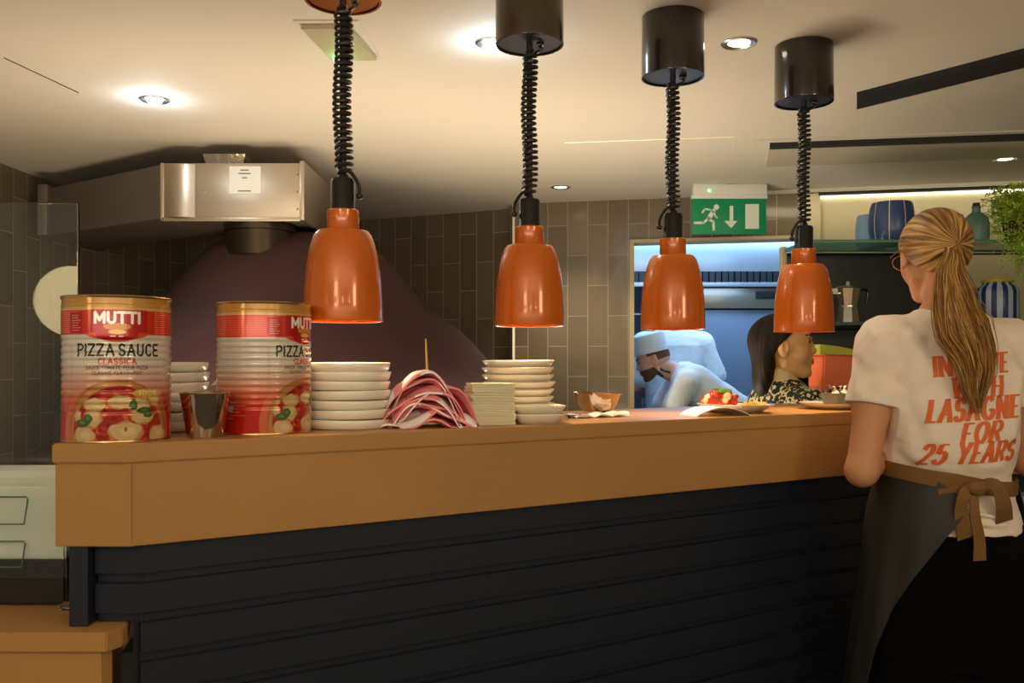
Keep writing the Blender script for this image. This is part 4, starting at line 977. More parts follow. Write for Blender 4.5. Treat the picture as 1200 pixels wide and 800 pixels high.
box(bm, (xr_-.0, 1.61, 0.001), (xr_+.035, 1.63, .012), 0, .002); box(bm, (xr_+.028, 1.612, .012), (xr_+.032, 1.63, zz(642)), 0, .001)
finish('acrylic_case', bm, 'acrylic', t, False)

# lamps of the dining room behind the camera, seen in reflections
def globe(x, y, z, r, label, m='smallglobe'):
    t = thing('globe_lamp', label, 'globe lamp', (x, y, z))
    bm = bmesh.new(); bmesh.ops.create_uvsphere(bm, u_segments=32, v_segments=16, radius=r); finish('globe', bm, m, t)
    bm = bmesh.new(); tube(bm, [(0, 0, r*.95), (0, 0, CEIL-z)], .004, 6); lathe(bm, [(.012, r*1.15), (.03, r*1.0), (.03, r*.9)], 16); finish('stem', bm, 'gold', t)
globe(-2.06, -.40, 1.585, .165, 'opal globe lamp behind the viewer, mirrored in the glass screen', 'globe')
globe(-.55, -1.3, 1.80, .09, 'small opal globe lamp behind the viewer, left')
globe(.25, -1.5, 1.86, .09, 'small opal globe lamp behind the viewer, centre')
globe(1.2, -1.0, 1.80, .09, 'small opal globe lamp behind the viewer, right')

# ------------------------------------------------------------------ kitchen fittings
t = thing('extractor_hood', 'stainless extractor hood with black baffles inside the kitchen hatch', 'extractor hood')
hy = 5.9; hs_ = lambda py: Z(py, hy)
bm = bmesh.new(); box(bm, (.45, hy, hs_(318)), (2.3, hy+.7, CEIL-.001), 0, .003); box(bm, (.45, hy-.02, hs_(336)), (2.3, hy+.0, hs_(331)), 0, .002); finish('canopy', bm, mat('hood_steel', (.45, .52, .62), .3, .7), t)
bm = bmesh.new()
for k in range(44):
    x0 = .46+k*.042; box(bm, (x0, hy-.008+.006*(k % 2), hs_(331)), (x0+.034, hy+.02, hs_(318)))
finish('baffle_filters', bm, 'filter', t, False)
t = thing('wall_oven', 'steel fronted kitchen appliance with a dark control strip, seen through the hatch', 'kitchen appliance')
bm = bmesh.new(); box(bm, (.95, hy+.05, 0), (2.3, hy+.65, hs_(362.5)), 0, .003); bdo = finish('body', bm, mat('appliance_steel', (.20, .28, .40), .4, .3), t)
bm = bmesh.new(); box(bm, (.95, hy+.02, hs_(361)), (2.3, hy+.62, hs_(337)), 0, .003); pn = finish('control_panel', bm, 'steel', t)
bm = bmesh.new(); box(bm, (X(886, hy), hy+.008, hs_(350)), (X(914, hy), hy+.021, hs_(341)), 0, .002); box(bm, (X(890, hy), hy+.004, hs_(348)), (X(911, hy), hy+.009, hs_(343)), 0, .001, ); finish('display', bm, 'filter', pn, False)
bm = bmesh.new()
for z_ in (1.62, 1.42, 1.22): box(bm, (.33, 6.1, z_), (.92, 6.24, z_+.012)); 
for x_, y_ in ((.34, 6.11), (.91, 6.11), (.91, 6.23), (.34, 6.23)): tube(bm, [(x_, y_, 0), (x_, y_, 1.85)], .012, 8)
tag(finish('wire_rack', bm, 'steel'), 'steel kitchen rack just inside the left edge of the hatch', 'rack')

# ------------------------------------------------------------------ back bar on the right
by = 3.45
t = thing('back_bar', 'tan topped back bar with grey steel fridge doors behind the waitress', 'cabinet')
bm = bmesh.new(); box(bm, (1.20, by, .868), (3.2, by+.5, .905), 0, .003); finish('worktop', bm, 'tan', t)
bm = bmesh.new(); box(bm, (1.22, by+.03, .80), (3.2, by+.48, .868)); finish('recess', bm, 'dark', t, False)
bm = bmesh.new(); box(bm, (1.22, by+.02, .1), (1.94, by+.48, .797), 0, .004); dr = finish('door', bm, mat('fridge_steel', (.14, .135, .125), .4, .5), t)
bm = bmesh.new(); box(bm, (1.95, by+.02, .1), (3.0, by+.48, .797), 0, .004); d2_ = finish('door', bm, bpy.data.materials['fridge_steel'], t)
bm = bmesh.new(); box(bm, (X(1181, by), by+.008, Z(590, by)), (X(1197, by)+.05, by+.028, Z(582, by)), 0, .001); finish('rating_plate', bm, 'white', d2_, False)
bm = bmesh.new(); box(bm, (1.22, by+.05, 0), (3.2, by+.46, .099)); finish('plinth', bm, 'dark', t, False)
sy = 3.55; ZS1, ZS2 = Z(280.5, sy), Z(377, sy)
def shelf(z, label):
    bm = bmesh.new(); box(bm, (X(952, sy)-.02, sy, z-.012), (2.6, sy+.32, z), 0, .0015); return tag(finish('glass_shelf', bm, 'shelfglass', smooth=False), label, 'shelf', 'glass shelves on the back bar')
shelf(ZS1, 'upper glass shelf with greenish edge, holding the blue pots'); shelf(ZS2, 'lower glass shelf holding the moka pot and striped jar')
t = thing('shelf_frame', 'dark backed shelf frame with cream uprights standing on the back bar', 'shelf unit')
for a in (X(951, sy)-.005, 2.5): bm = bmesh.new(); box(bm, (a-.022, sy+.30, .905), (a, sy+.34, ZS1+.01), 0, .002); finish('upright', bm, 'cream', t)
bm = bmesh.new(); box(bm, (X(951, sy)-.005, sy+.345, .905), (1.98, sy+.36, ZS1-.015)); finish('back_panel', bm, 'darkglass', t, False)
bm = bmesh.new()
for z_ in (ZS1, ZS2): tube(bm, [(1.19, sy+.325, z_-.018), (2.55, sy+.325, z_-.018)], .005, 6)
finish('support_rail', bm, 'black', t)
def pot(name, prof, m, px, d, z, label, cat, parts=()):
    t = thing(name, label, cat, (X(px, d), d, z)); bm = bmesh.new(); lathe(bm, prof, 48); finish('body', bm, m, t)
    for nm, pf, mm in parts: bm = bmesh.new(); lathe(bm, pf, 32); finish(nm, bm, mm, t)
    return t
def vase(R, h): return [(0, .002), (R*.80, .002), (R*.84, 0), (R*.93, .01), (R, h*.30), (R*1.0, h*.6), (R*.93, h*.88), (R*.86, h), (R*.80, h), (R*.86, h*.85), (R*.92, h*.5), (0, .012)]
pot('striped_vase', vase(.090, .160), 'stripeA', 1045, 3.645, ZS1, 'navy blue pot with thin cream stripes on the upper glass shelf', 'pot')
pot('blue_vase', vase(.062, .135), 'paleblue', 1020.5, 3.80, ZS1, 'pale blue pot half hidden behind the striped navy pot', 'pot')
bpr = [(0, .002), (.040, .002), (.044, 0), (.049, .02), (.050, .075), (.044, .10), (.026, .118), (.017, .124), (.016, .142), (.019, .144), (.018, .147), (0, .147)]
ck = [('stopper', [(.0125, .145), (.014, .148), (.013, .162), (0, .163)], 'cork')]
pot('stoneware_bottle', bpr, 'teal', 1144, 3.65, ZS1, 'squat teal bottle with dark cork on the upper shelf, beside the fern', 'bottle', ck)
pot('stoneware_bottle', [(r*.8, z*.82) for r, z in bpr], 'teal', 1126, 3.76, ZS1, 'smaller teal bottle behind the squat teal bottle', 'bottle', [('stopper', [(r*.8, z*.82) for r, z in ck[0][1]], 'yellow')])
pot('striped_jar', [(0, .002), (.072, .002), (.076, 0), (.080, .01), (.080, .125), (.074, .145), (.058, .158), (.056, .166), (.052, .166), (.052, .15), (.07, .13), (0, .02)], 'stripeB', 1169, 3.68, ZS2, 'blue and white striped jar with yellow rim on the lower glass shelf', 'jar',
    [('rim', [(.052, .166), (.054, .175), (.060, .177), (.062, .171), (.057, .165)], 'yellow')])
pot('striped_jar', [(r*.75, z*.88) for r, z in [(0, .002), (.072, .002), (.076, 0), (.080, .01), (.080, .125), (.074, .145), (.058, .158), (.056, .166), (.052, .166), (.052, .15), (.07, .13), (0, .02)]], 'paleblue', 1146, 3.81, ZS2, 'plain pale blue jar half hidden behind the striped jar', 'jar',
    [('rim', [(.039, .146), (.041, .155), (.046, .156), (.047, .150), (.043, .145)], 'yellow')]).location.x -= .05
# moka pot
t = thing('moka_pot', 'faceted aluminium moka coffee pot on the lower glass shelf', 'coffee pot', (X(994, 3.66), 3.66, ZS2))
bm = bmesh.new(); lathe(bm, [(0, 0), (.046, 0), (.047, .003), (.038, .062), (.036, .064), (0, .064)], 8); finish('base', bm, 'alu', t, False)
bm = bmesh.new(); lathe(bm, [(.036, .062), (.0385, .064), (.0385, .070), (.036, .072)], 32); finish('collar', bm, 'alu', t)
bm = bmesh.new(); lathe(bm, [(.036, .070), (.050, .140), (.051, .142), (.0, .143)], 8); prism(bm, [(-.048, -.014), (-.070, 0), (-.048, .014)], .118, .141); finish('top_chamber', bm, 'alu', t, False)
bm = bmesh.new(); lathe(bm, [(.050, .143), (.040, .150), (.010, .156), (.008, .170), (0, .172)], 8); finish('lid', bm, 'alu', t, False)
bm = bmesh.new(); tube(bm, curve_pts([(.050, 0, .135), (.070, 0, .138), (.080, 0, .120), (.074, 0, .075)], 6), .006, 8); finish('handle', bm, 'black', t)
# bin, bar glass
t = thing('storage_bin', 'coral orange bin with a lime green lid behind the woman in the floral top', 'bin', (X(983, 3.62), 3.64, .905))
bm = bmesh.new(); prism(bm, [(-.085, -.08), (.095, -.08), (.095, .10), (-.085, .10)], 0, .425, bev=.008); finish('body', bm, 'binorange', t)
bm = bmesh.new(); t2 = bmesh.new(); prism(t2, [(-.10, 0), (.105, -.008), (.105, .005), (-.03, .032), (-.10, .040)], -.09, .11, axis='y', bev=.002); merge(bm, t2, 0, Matrix.Translation((0, 0, .426))); finish('lid', bm, 'lidlime', t)
def tumbler(x, y, z, h, r, label, m='glass', n='drinking_glass'):
    bm = bmesh.new(); lathe(bm, [(0, 0), (r*.8, 0), (r, h), (r-.002, h), (r*.8-.002, .006), (0, .006)], 28); tag(finish(n, bm, m, loc=(x, y, z)), label, 'glass', 'glasses on the back bar')
tumbler(X(954, 3.52), 3.56, .905, .30, .030, 'tall clear glass carafe left of the orange bin')
tumbler(1.60, 3.66, .905, .16, .034, 'clear tumbler behind the waitress, left')
tumbler(2.08, 3.6, .905, .5, .04, 'tall clear glass at the right edge of the back bar'); 
bm = bmesh.new(); lathe(bm, [(0, .0), (.05, 0), (.052, .01), (.045, .40), (.02, .47), (.016, .52), (0, .52)], 32)
tag(finish('dark_bottle', bm, 'black', loc=(2.0, 3.72, .905)), 'dark bottle at the right edge under the lower shelf', 'bottle')
# fern
t = thing('trailing_fern', 'bright green feathery fern trailing off the upper glass shelf at the right edge', 'plant', (X(1192, 3.63), 3.63, ZS1))
bm = bmesh.new(); lathe(bm, [(0, 0), (.045, 0), (.055, .08), (.058, .082), (.05, .08), (0, .07)], 24); finish('pot', bm, 'cork', t)
bm = bmesh.new(); R_ = random.Random(11)
for s_ in range(200):
    a = R_.uniform(0, 2*PI); ln = R_.uniform(.18, .48); out = R_.uniform(.04, .16); up = R_.uniform(.04, .17); drop = R_.random() < .5
    p0 = Vector((0, 0, .06)); pts = []
    for k in range(15):
        q = k/14; r = out*q**.7 if drop else out*q
        z = .06+up*math.sin(min(1, q*1.4)*PI*.6)-(ln*1.3*max(0, q-.35)**1.2 if drop else 0)
        ox_ = math.cos(a)*r; oy_ = math.sin(a)*r*.9
        if z < .03 and drop: oy_ = min(oy_, -.098)
        pts.append(Vector((ox_, oy_, z)))
    for q, nx_ in zip(pts, pts[1:]):
        d = (nx_-q)
        for side in range(5):
            c = q+d*R_.random()+Vector((R_.uniform(-.010, .010), R_.uniform(-.010, .010), R_.uniform(-.008, .008)))
            v = Vector((R_.uniform(-1, 1), R_.uniform(-1, 1), R_.uniform(-.6, .9))).normalized()*R_.uniform(.007, .015); n2 = v.cross(Vector((R_.uniform(-1, 1), R_.uniform(-1, 1), R_.uniform(-1, 1)))).normalized()*.0028
            bm.faces.new([bm.verts.new(c-v*.2), bm.verts.new(c+v*.4+n2), bm.verts.new(c+v), bm.verts.new(c+v*.4-n2)])
finish('foliage', bm, 'foliage', t, False)
# ------------------------------------------------------------------ people
def rotz(a): return lambda x, y, z: (x*math.cos(a)-y*math.sin(a), x*math.sin(a)+y*math.cos(a), z)
def surf(me):
    return BVHTree.FromPolygons([v.co for v in me.vertices], [p.vertices[:] for p in me.polygons])
def ribbon(bm, pts, wd, th=.0016, mi=0, face=Vector((0, -1, 0))):
    """flat strap: width lies across the run, square to FACE"""
    pts = [Vector(p) for p in pts]; ws = wd if isinstance(wd, (list, tuple)) else [wd]*len(pts); R_ = []
    for i, p in enumerate(pts):
        t = (pts[min(i+1, len(pts)-1)]-pts[max(i-1, 0)]).normalized(); f = face[i] if isinstance(face, list) else face
        s = t.cross(f).normalized(); n = s.cross(t).normalized()
        R_.append([bm.verts.new(p+s*a*ws[i]/2+n*b*th) for a, b in ((-1, -1), (1, -1), (1, 1), (-1, 1))])
    for a, b in zip(R_, R_[1:]):
        for k in range(4): f = bm.faces.new((a[k], a[(k+1) % 4], b[(k+1) % 4], b[k])); f.material_index = mi
    bm.faces.new(R_[0][::-1]); bm.faces.new(R_[-1])

# ---- waitress, seen from behind
WX, WD = 1.079, 2.23
wt = thing('person', 'waitress seen from behind with blonde ponytail, white slogan t-shirt and dark apron', 'person', (WX, WD, 0))
BR = rotz(math.radians(2)); ba = math.radians(2)
sh = {s: BR(s*.158, 0, 1.345) for s in (-1, 1)}
el = {-1: (-.226, -.045, 1.035), 1: (.222, .010, 1.050)}
wr = {-1: (-.05, .125, 1.09), 1: (.07, .145, 1.12)}
HC = (-.027, .004, 1.563)
f = Field((-.34, -.26, -.01), (.34, .40, 1.72), .0055)
tor = [(.78, 0, 0, .165, .12), (.90, 0, 0, .158, .115), (1.0, 0, 0, .130, .098), (1.08, 0, 0, .125, .093), (1.2, 0, 0, .140, .102), (1.30, 0, 0, .150, .10), (1.36, 0, 0, .150, .082), (1.40, 0, 0, .10, .065), (1.43, 0, 0, .06, .055)]
f.loft(tor, ba, .03, 2.3)
f.limb([BR(0, -.012, 1.38), (HC[0]+.012, HC[1]-.035, HC[2]-.045)], [.056, .050], .03)
for s in (-1, 1):
    f.limb([BR(0, 0, 1.36), sh[s], el[s], wr[s]], [.055, .049, .0365, .025], .02)
    f.ell(tuple(0.55*a+.45*b for a, b in zip(sh[s], el[s])), (.046, .046, .06), .03)
    d = Vector(wr[s])-Vector(el[s]); hand(f, wr[s], d, (-s*.4, .2, -.9), .75, 1 if s < 0 else -1)
    f.limb([(s*.085, 0, .86), (s*.095, .0, .48), (s*.10, .0, .09)], [.09, .058, .04], .03); f.limb([(s*.10, -.03, .045), (s*.11, .13, .035)], [.035, .03], .02)
Rh = head(f, HC, math.radians(-3), math.radians(-12))
me = f.mesh('body'); paint(me, face_paint(Rh)); linkmesh('body', me, ['skin', 'lip', 'brow', 'eye', 'skin'], wt)
# t-shirt
f = Field((-.34, -.24, .86), (.34, .24, 1.50), .0045)
st = [(.893, 0, -.002, .170, .126), (.93, 0, 0, .166, .124), (.97, 0, 0, .157, .118), (1.0, 0, 0, .149, .112), (1.02, 0, 0, .148, .112), (1.05, 0, 0, .156, .124), (1.09, 0, 0, .164, .132), (1.16, 0, 0, .165, .130), (1.24, 0, 0, .168, .124), (1.32, 0, 0, .170, .110), (1.365, 0, 0, .150, .09), (1.395, 0, 0, .105, .072), (1.425, 0, 0, .07, .062)]
f.loft(st, ba, .02, 2.35); e1 = {}
for s in (-1, 1):
    a, b = Vector(sh[s]), Vector(el[s]); e1[s] = a+(b-a)*.50
    f.limb([BR(s*.05, 0, 1.372), tuple(a+Vector((0, 0, -.004))), tuple(e1[s]+(b-a)*.06)], [.050, .063, .064], .035)
f.wrinkle(.0022, 26, 2); f.wrinkle(.0010, 70, 5)
# creases that fan from the armpit and gather above the belt
for (p, q, r, k) in (((-.125, -.085, 1.27), (-.085, -.112, 1.12), .012, .035), ((-.145, -.07, 1.22), (-.115, -.098, 1.08), .012, .035), ((-.115, -.078, 1.35), (-.10, -.098, 1.27), .012, .035), ((.13, -.085, 1.27), (.10, -.108, 1.13), .012, .035),
    ((-.05, -.135, .955), (.06, -.13, .935), .007, .012), ((-.03, -.14, .925), (.08, -.12, .915), .007, .012)): f.limb([p, q], [r, r*.6], k)
for s in (-1, 1):
    n = (Vector(el[s])-Vector(sh[s])); c = e1[s]
    f.plane(tuple(c), tuple(n), (c.x-.10, c.y-.10, c.z-.12), (c.x+(.03 if s < 0 else .2), c.y+.10, c.z+.12)) if s < 0 else f.plane(tuple(c), tuple(n), (c.x-.035, c.y-.10, c.z-.12), (c.x+.12, c.y+.10, c.z+.12))
shm = f.mesh('t_shirt'); shirt = linkmesh('t_shirt', shm, 'shirt', wt); bv = surf(shm)
# slogan
bm = bmesh.new(); PD = WD-.125
def slogan(text, x0, x1, yb0, yb1, h, shear):
    hh = h*PD/F; pl, L = layout(text, hh, .15, shear, serif=.16); W_ = (x1-x0)*PD/F; k = W_/L
    cx, cz = X((x0+x1)/2, PD)-WX, Z((yb0+yb1)/2, PD); sl_ = -(yb1-yb0)/(x1-x0)
    for p in pl:
        ser = len(p) == 2 and abs(p[0][1]-p[1][1]) < 1e-6 and abs(p[1][0]-p[0][0]) < .34*hh
        for a, b in zip(p, p[1:]):
            a = Vector((a[0]*k, a[1])); b = Vector((b[0]*k, b[1])); d = b-a
            if d.length < 1e-6: continue
            steep = abs(d.y)/d.length; wd = hh*((.10+.15*steep) if not ser else .10); t_ = d.normalized(); n = Vector((-t_.y, t_.x))*wd/2
            if len(p) > 3: a = a-t_*wd*.2; b = b+t_*wd*.2
            m = max(1, int(d.length/.004)); prev = None
            for i in range(m+1):
                c = a+(b-a)*i/m; cur = []
                for o in (n, n*0, -n):
                    q = c+o; x_, z_ = cx+q.x, cz+q.y+sl_*q.x; hit = bv.ray_cast(Vector((x_, -.6, z_)), Vector((0, 1, 0)))
                    yy = hit[0].y if hit[0] and hit[0].y < .02 else None
                    cur.append(None if yy is None else bm.verts.new((x_, yy-.0013, z_)))
                if prev:
                    for u, v in ((0, 1), (1, 2)):
                        if None not in (prev[u], prev[v], cur[u], cur[v]): bm.faces.new((prev[u], prev[v], cur[v], cur[u]))
                prev = cur
slogan('IN LOVE', 1097, 1188, 441, 435, 22.5, .06); slogan('WITH', 1116, 1178, 466, 463, 22.5, .08); slogan('LASAGNE', 1086, 1196, 495, 488, 25, .22)
slogan('FOR', 1124, 1171, 520, 516, 23, .28); slogan('25 YEARS', 1079, 1192, 545, 539, 23, .34)
finish('slogan_print', bm, 'print', shirt, False)
# trousers
f = Field((-.26, -.20, .02), (.26, .20, .96), .006)
f.loft([(.56, .0, 0, .150, .100), (.70, .0, 0, .165, .122), (.80, 0, 0, .172, .126), (.88, 0, 0, .166, .122), (.93, 0, 0, .158, .115)], ba, .03, 2.2)
for s in (-1, 1): f.limb([(s*.082, 0, .84), (s*.092, 0, .48), (s*.10, 0, .10)], [.100, .088, .085], .05)
f.wrinkle(.002, 20, 8); linkmesh('trousers', f.mesh('trousers'), 'trousers', wt)
bm = bmesh.new()
for s in (-1, 1):
    t2 = bmesh.new(); bmesh.ops.create_uvsphere(t2, u_segments=20, v_segments=12, radius=1); t2.transform(Matrix.Translation((s*.105, .045, .04)) @ Matrix.Diagonal((.045, .13, .045, 1)))
    for v in t2.verts: v.co.z = max(v.co.z, .001)
    b2 = bmesh.new(); merge(b2, t2); finish('shoe', b2, 'shoe', wt)
bm.free()
# apron
def ip(z, tb): return float(np.interp(z, [a for a, b in tb][::-1], [b for a, b in tb][::-1]))
TA = [(1.045, .160), (1.0, .168), (.95, .181), (.9, .189), (.8, .196), (.7, .210), (.55, .228), (.35, .245)]
TL = [(1.045, 4), (.96, 8), (.945, 10), (.883, 24), (.80, 41), (.71, 57), (.61, 66), (.5, 72), (.35, 76)]
bm = bmesh.new(); nz, na = 40, 90; G = []
ztop = lambda ph: 1.022+.022*math.sin(math.radians(ph)) - (.055 if ph < 40 else 0)*(1-ph/40 if ph < 40 else 0)
for i in range(nz+1):
    row = []
    for j in range(na+1):
        q = i/nz; zz_ = .98-(.98-.35)*q; pl_ = ip(zz_, TL); ph = pl_+(284-pl_)*j/na; zt_ = ztop(ph); z_ = zt_-(zt_-.35)*q
        pl_ = ip(z_, TL); ph = pl_+(284-pl_)*j/na; A_ = ip(z_, TA); r = math.radians(ph); fold = .006*math.sin(r*9+z_*3)*q+.004*math.sin(r*17+1)*q
        row.append(Vector((-(A_+fold)*math.sin(r)-.008*q, -(A_*.80+.014+fold)*math.cos(r), z_)))
    G.append(row)
T_ = [[bm.verts.new(v) for v in r] for r in G]; B_ = [[bm.verts.new((v.x*.985, v.y*.985, v.z)) for v in r] for r in G]
for i in range(nz):
    for j in range(na):
        bm.faces.new((T_[i][j], T_[i][j+1], T_[i+1][j+1], T_[i+1][j])); bm.faces.new((B_[i][j], B_[i+1][j], B_[i+1][j+1], B_[i][j+1]))
for i in range(nz):
    for j in (0, na): bm.faces.new((T_[i][j], T_[i+1][j], B_[i+1][j], B_[i][j]))
for j in range(na):
    for i in (0, nz): bm.faces.new((T_[i][j], B_[i][j], B_[i][j+1], T_[i][j+1]))
bmesh.ops.recalc_face_normals(bm, faces=bm.faces); ap = finish('apron', bm, 'apron', wt)
# waist strap and bow
bm = bmesh.new(); pts = []; fc = []; N = 72
for k in range(N+1):
    a = 2*PI*k/N; dx, dy = -math.sin(a), -math.cos(a)
    z_ = 1.018-.026*(-dx*-1); z_ = 1.018-.024*dx-.006*(dy < 0)*(-dy)
    h = bv.ray_cast(Vector((dx*.5, dy*.5, z_)), Vector((-dx, -dy, 0))); r = math.hypot(h[0].x, h[0].y) if h[0] else .15
    r = max(min(r, .19), .12)+.004; A_ = ip(min(z_, 1.045), TA); B_2 = A_*.80+.014; ra = 1/math.sqrt((dx/A_)**2+(dy/B_2)**2)+.005; ph_ = math.degrees(a) % 360; wgt = min(1, max(0, (ph_-14)/22)) if ph_ < 180 else min(1, max(0, (292-ph_)/22)); r = max(r, r+(ra-r)*wgt); pts.append((dx*r, dy*r, z_)); fc.append(Vector((dx, dy, 0)))
ribbon(bm, pts, .036, .0016, 0, fc); finish('waist_strap', bm, 'strap', ap)
W2 = lambda px, py, o=0: (X(px, WD-.14)-WX, -.142+o, Z(py, WD-.14))
bm = bmesh.new(); cp_ = lambda L: curve_pts([W2(*p) for p in L], 5)
def wds(a, b, n): return [a+(b-a)*i/(n-1) for i in range(n)]
c = cp_([(1139, 572), (1126, 575, -.018), (1122, 600, -.014), (1131, 631, .004)]); ribbon(bm, c, wds(.022, .036, len(c)))
c = cp_([(1140, 573, -.004), (1139, 600, -.010), (1147, 632, 0), (1149, 657, .006)]); ribbon(bm, c, wds(.020, .030, len(c)))
c = cp_([(1143, 570), (1160, 566, -.018), (1172, 588, -.012), (1180, 612, .014)]); ribbon(bm, c, wds(.022, .042, len(c)))
c = cp_([(1102, 580, .010), (1120, 576, .0), (1142, 573, -.002)]); ribbon(bm, c, .026)
finish('bow', bm, 'strap', ap)
bm = bmesh.new(); t2 = bmesh.new(); bmesh.ops.create_uvsphere(t2, u_segments=20, v_segments=12, radius=1); t2.transform(Matrix.Translation(W2(1143, 571, -.008)) @ Matrix.Diagonal((.024, .013, .018, 1))); merge(bm, t2); finish('knot', bm, 'strap', ap)
# hair
Lh = lambda x, y, z: Rh @ Vector((x, y, z))
root_ = Vector((-.030, -.100, 1.578))
f = Field((-.16, -.14, 1.45), (.12, .14, 1.70), .0035)
R3 = Matrix.Rotation(math.radians(-3), 4, 'Z') @ Matrix.Rotation(math.radians(-12), 4, 'X')
f.ell(tuple(Lh(0, -.014, .022)), (.083, .103, .094), 0, R3)
nrm = lambda v: tuple(R3 @ Vector(v))
f.plane(tuple(Lh(0, -.006, 0)), nrm((0, 1, -.8))); f.plane(tuple(Lh(0, 0, -.030)), nrm((0, .50, -1)))
f.limb([tuple(root_+Vector((-.004, .035, .0))), tuple(root_)], [.045, .022], .03)
capm = f.mesh('hair')
def capfn(c):
    ax = (root_-Vector(Lh(0, 0, .02))).normalized(); ax = np.array(ax); d = c-np.array(root_); u1 = np.cross(ax, [0, 0, 1.]); u1 /= np.linalg.norm(u1); u2 = np.cross(ax, u1)
    a, b = d@u1, d@u2; n = np.hypot(a, b)+1e-6; L = np.linalg.norm(d, axis=1); return np.stack([a/n*9, b/n*9, L*12], 1)
strand_attr(capm, capfn); hr = linkmesh('hair', capm, 'blonde', wt)
# ponytail from many strands
PX = lambda px, py, y: Vector((X(px, WD+y)-WX, y, Z(py, WD+y)))
path = curve_pts([root_+Vector((0, .010, 0)), PX(1116, 302, -.124), PX(1114, 320, -.140), PX(1117, 342, -.150), PX(1120, 362, -.154), PX(1128, 386, -.156), PX(1139, 411, -.158), PX(1143, 436, -.157), PX(1143, 460, -.154), PX(1147, 484, -.150)], 4)
wid = np.interp(np.linspace(0, 1, len(path)), np.linspace(0, 1, 10), [.012, .020, .032, .043, .051, .061, .051, .042, .027, .007])
bm = bmesh.new(); at = []; n = 28
def ring_pts(i, sc_=1.0):
    p = path[i]; t = (path[min(i+1, len(path)-1)]-path[max(i-1, 0)]).normalized(); s = t.cross(Vector((0, -1, 0))).normalized(); o = s.cross(t).normalized(); return p, s, o
rg = []
for i in range(len(path)):
    p, s, o = ring_pts(i); w_ = wid[i]*.92
    rg.append([bm.verts.new(p+s*w_*math.cos(2*PI*k/n)+o*min(w_*.6, .030)*math.sin(2*PI*k/n)) for k in range(n)]); at += [(math.cos(2*PI*k/n)*5, math.sin(2*PI*k/n)*5, i*.12) for k in range(n)]
for a, b in zip(rg, rg[1:]):
    for k in range(n): bm.faces.new((a[k], a[(k+1) % n], b[(k+1) % n], b[k]))
R_ = random.Random(21)
for s_ in range(420):
    a0 = R_.uniform(0, 2*PI); rr_ = R_.uniform(.80, 1.04); tw = R_.uniform(-.5, .5); end = R_.uniform(.72, 1.0) if s_ % 3 else R_.uniform(.9, 1); fr_ = R_.uniform(1, 3); ph = R_.uniform(0, 6)
    if s_ > 400: rr_ = R_.uniform(1.05, 1.25)
    L = int(len(path)*end); P = []
    for i in range(L):
        q = i/len(path); p, s, o = ring_pts(i); a = a0+tw*q+.12*math.sin(fr_*q*6+ph); w_ = wid[i]*rr_; P.append(p+s*w_*math.cos(a)+o*min(w_*.6, .032*rr_)*math.sin(a))
    r0 = R_.uniform(.0011, .0019); tube(bm, P, [r0*(1-.6*i/len(P)) for i in range(len(P))], 4, caps=False); v = (R_.uniform(0, 60), R_.uniform(0, 60), 0); at += [(v[0], v[1], i*.06) for i in range(len(P)) for _ in range(4)]
# strand lock in front of the neck
me = bpy.data.meshes.new('ponytail'); bm.to_mesh(me); bm.free(); a = me.attributes.new('strand', 'FLOAT_VECTOR', 'POINT'); a.data.foreach_set('vector', np.array(at, np.float32).ravel())
linkmesh('ponytail', me, 'blonde', hr)
bm = bmesh.new(); t2 = bmesh.new(); c = root_+Vector((.001, -.008, .003))
tube(bm, [c+Vector((.0165*math.cos(k*PI/8), -.004, .0165*math.sin(k*PI/8))) for k in range(17)], .005, 6); finish('hair_tie', bm, 'brow', hr)
bm = bmesh.new(); tube(bm, [Lh(-.0835, .0, .018), Lh(-.078, .075, .022)], .0014, 5); tube(bm, [Lh(.0835, .0, .018), Lh(.078, .075, .022)], .0014, 5)
for s in (-1, 1): tube(bm, [Lh(s*.035+.030*math.cos(k*PI/8), .100, .015+.021*math.sin(k*PI/8)) for k in range(17)], .0012, 5)
tube(bm, [Lh(-.008, .105, .02), Lh(.008, .105, .02)], .0012, 5); finish('glasses', bm, 'gold', wt)
bm = bmesh.new(); bmesh.ops.create_icosphere(bm, subdivisions=2, radius=.004, matrix=Matrix.Translation(Lh(-.079, -.002, -.030))); finish('earring', bm, 'gold', wt)

# ---- dark-haired woman behind the counter
D2 = 3.30; CX = X(921, D2)
pw = thing('person', 'smiling woman with dark bob and floral jacket, in profile behind the counter', 'person', (CX, D2, 0))
yaw = -math.radians(101); HC2 = (X(917, D2)-CX, 0, Z(408, D2)); by_ = -math.radians(78); B2 = rotz(by_); shz = HC2[2]-.198; sca = 1.12
f = Field((-.36, -.30, -.01), (.40, .36, 1.52), .005)
def bodyprof(z1, k=1, o=0): return [(z1-.56, 0, 0, .160*k+o, .12*k+o), (z1-.36, 0, 0, .125*k+o, .095*k+o), (z1-.15, 0, 0, .140*k+o, .10*k+o), (z1-.05, 0, 0, .150*k+o, .095*k+o), (z1+.01, 0, 0, .150*k+o, .08*k+o), (z1+.05, 0, 0, .09*k+o, .06*k+o), (z1+.08, 0, 0, .055, .05)]
f.loft(bodyprof(shz), by_, .03, 2.2)
f.limb([B2(0, -.01, shz), (HC2[0]-.012, HC2[1], HC2[2]-.05)], [.052, .047], .03)
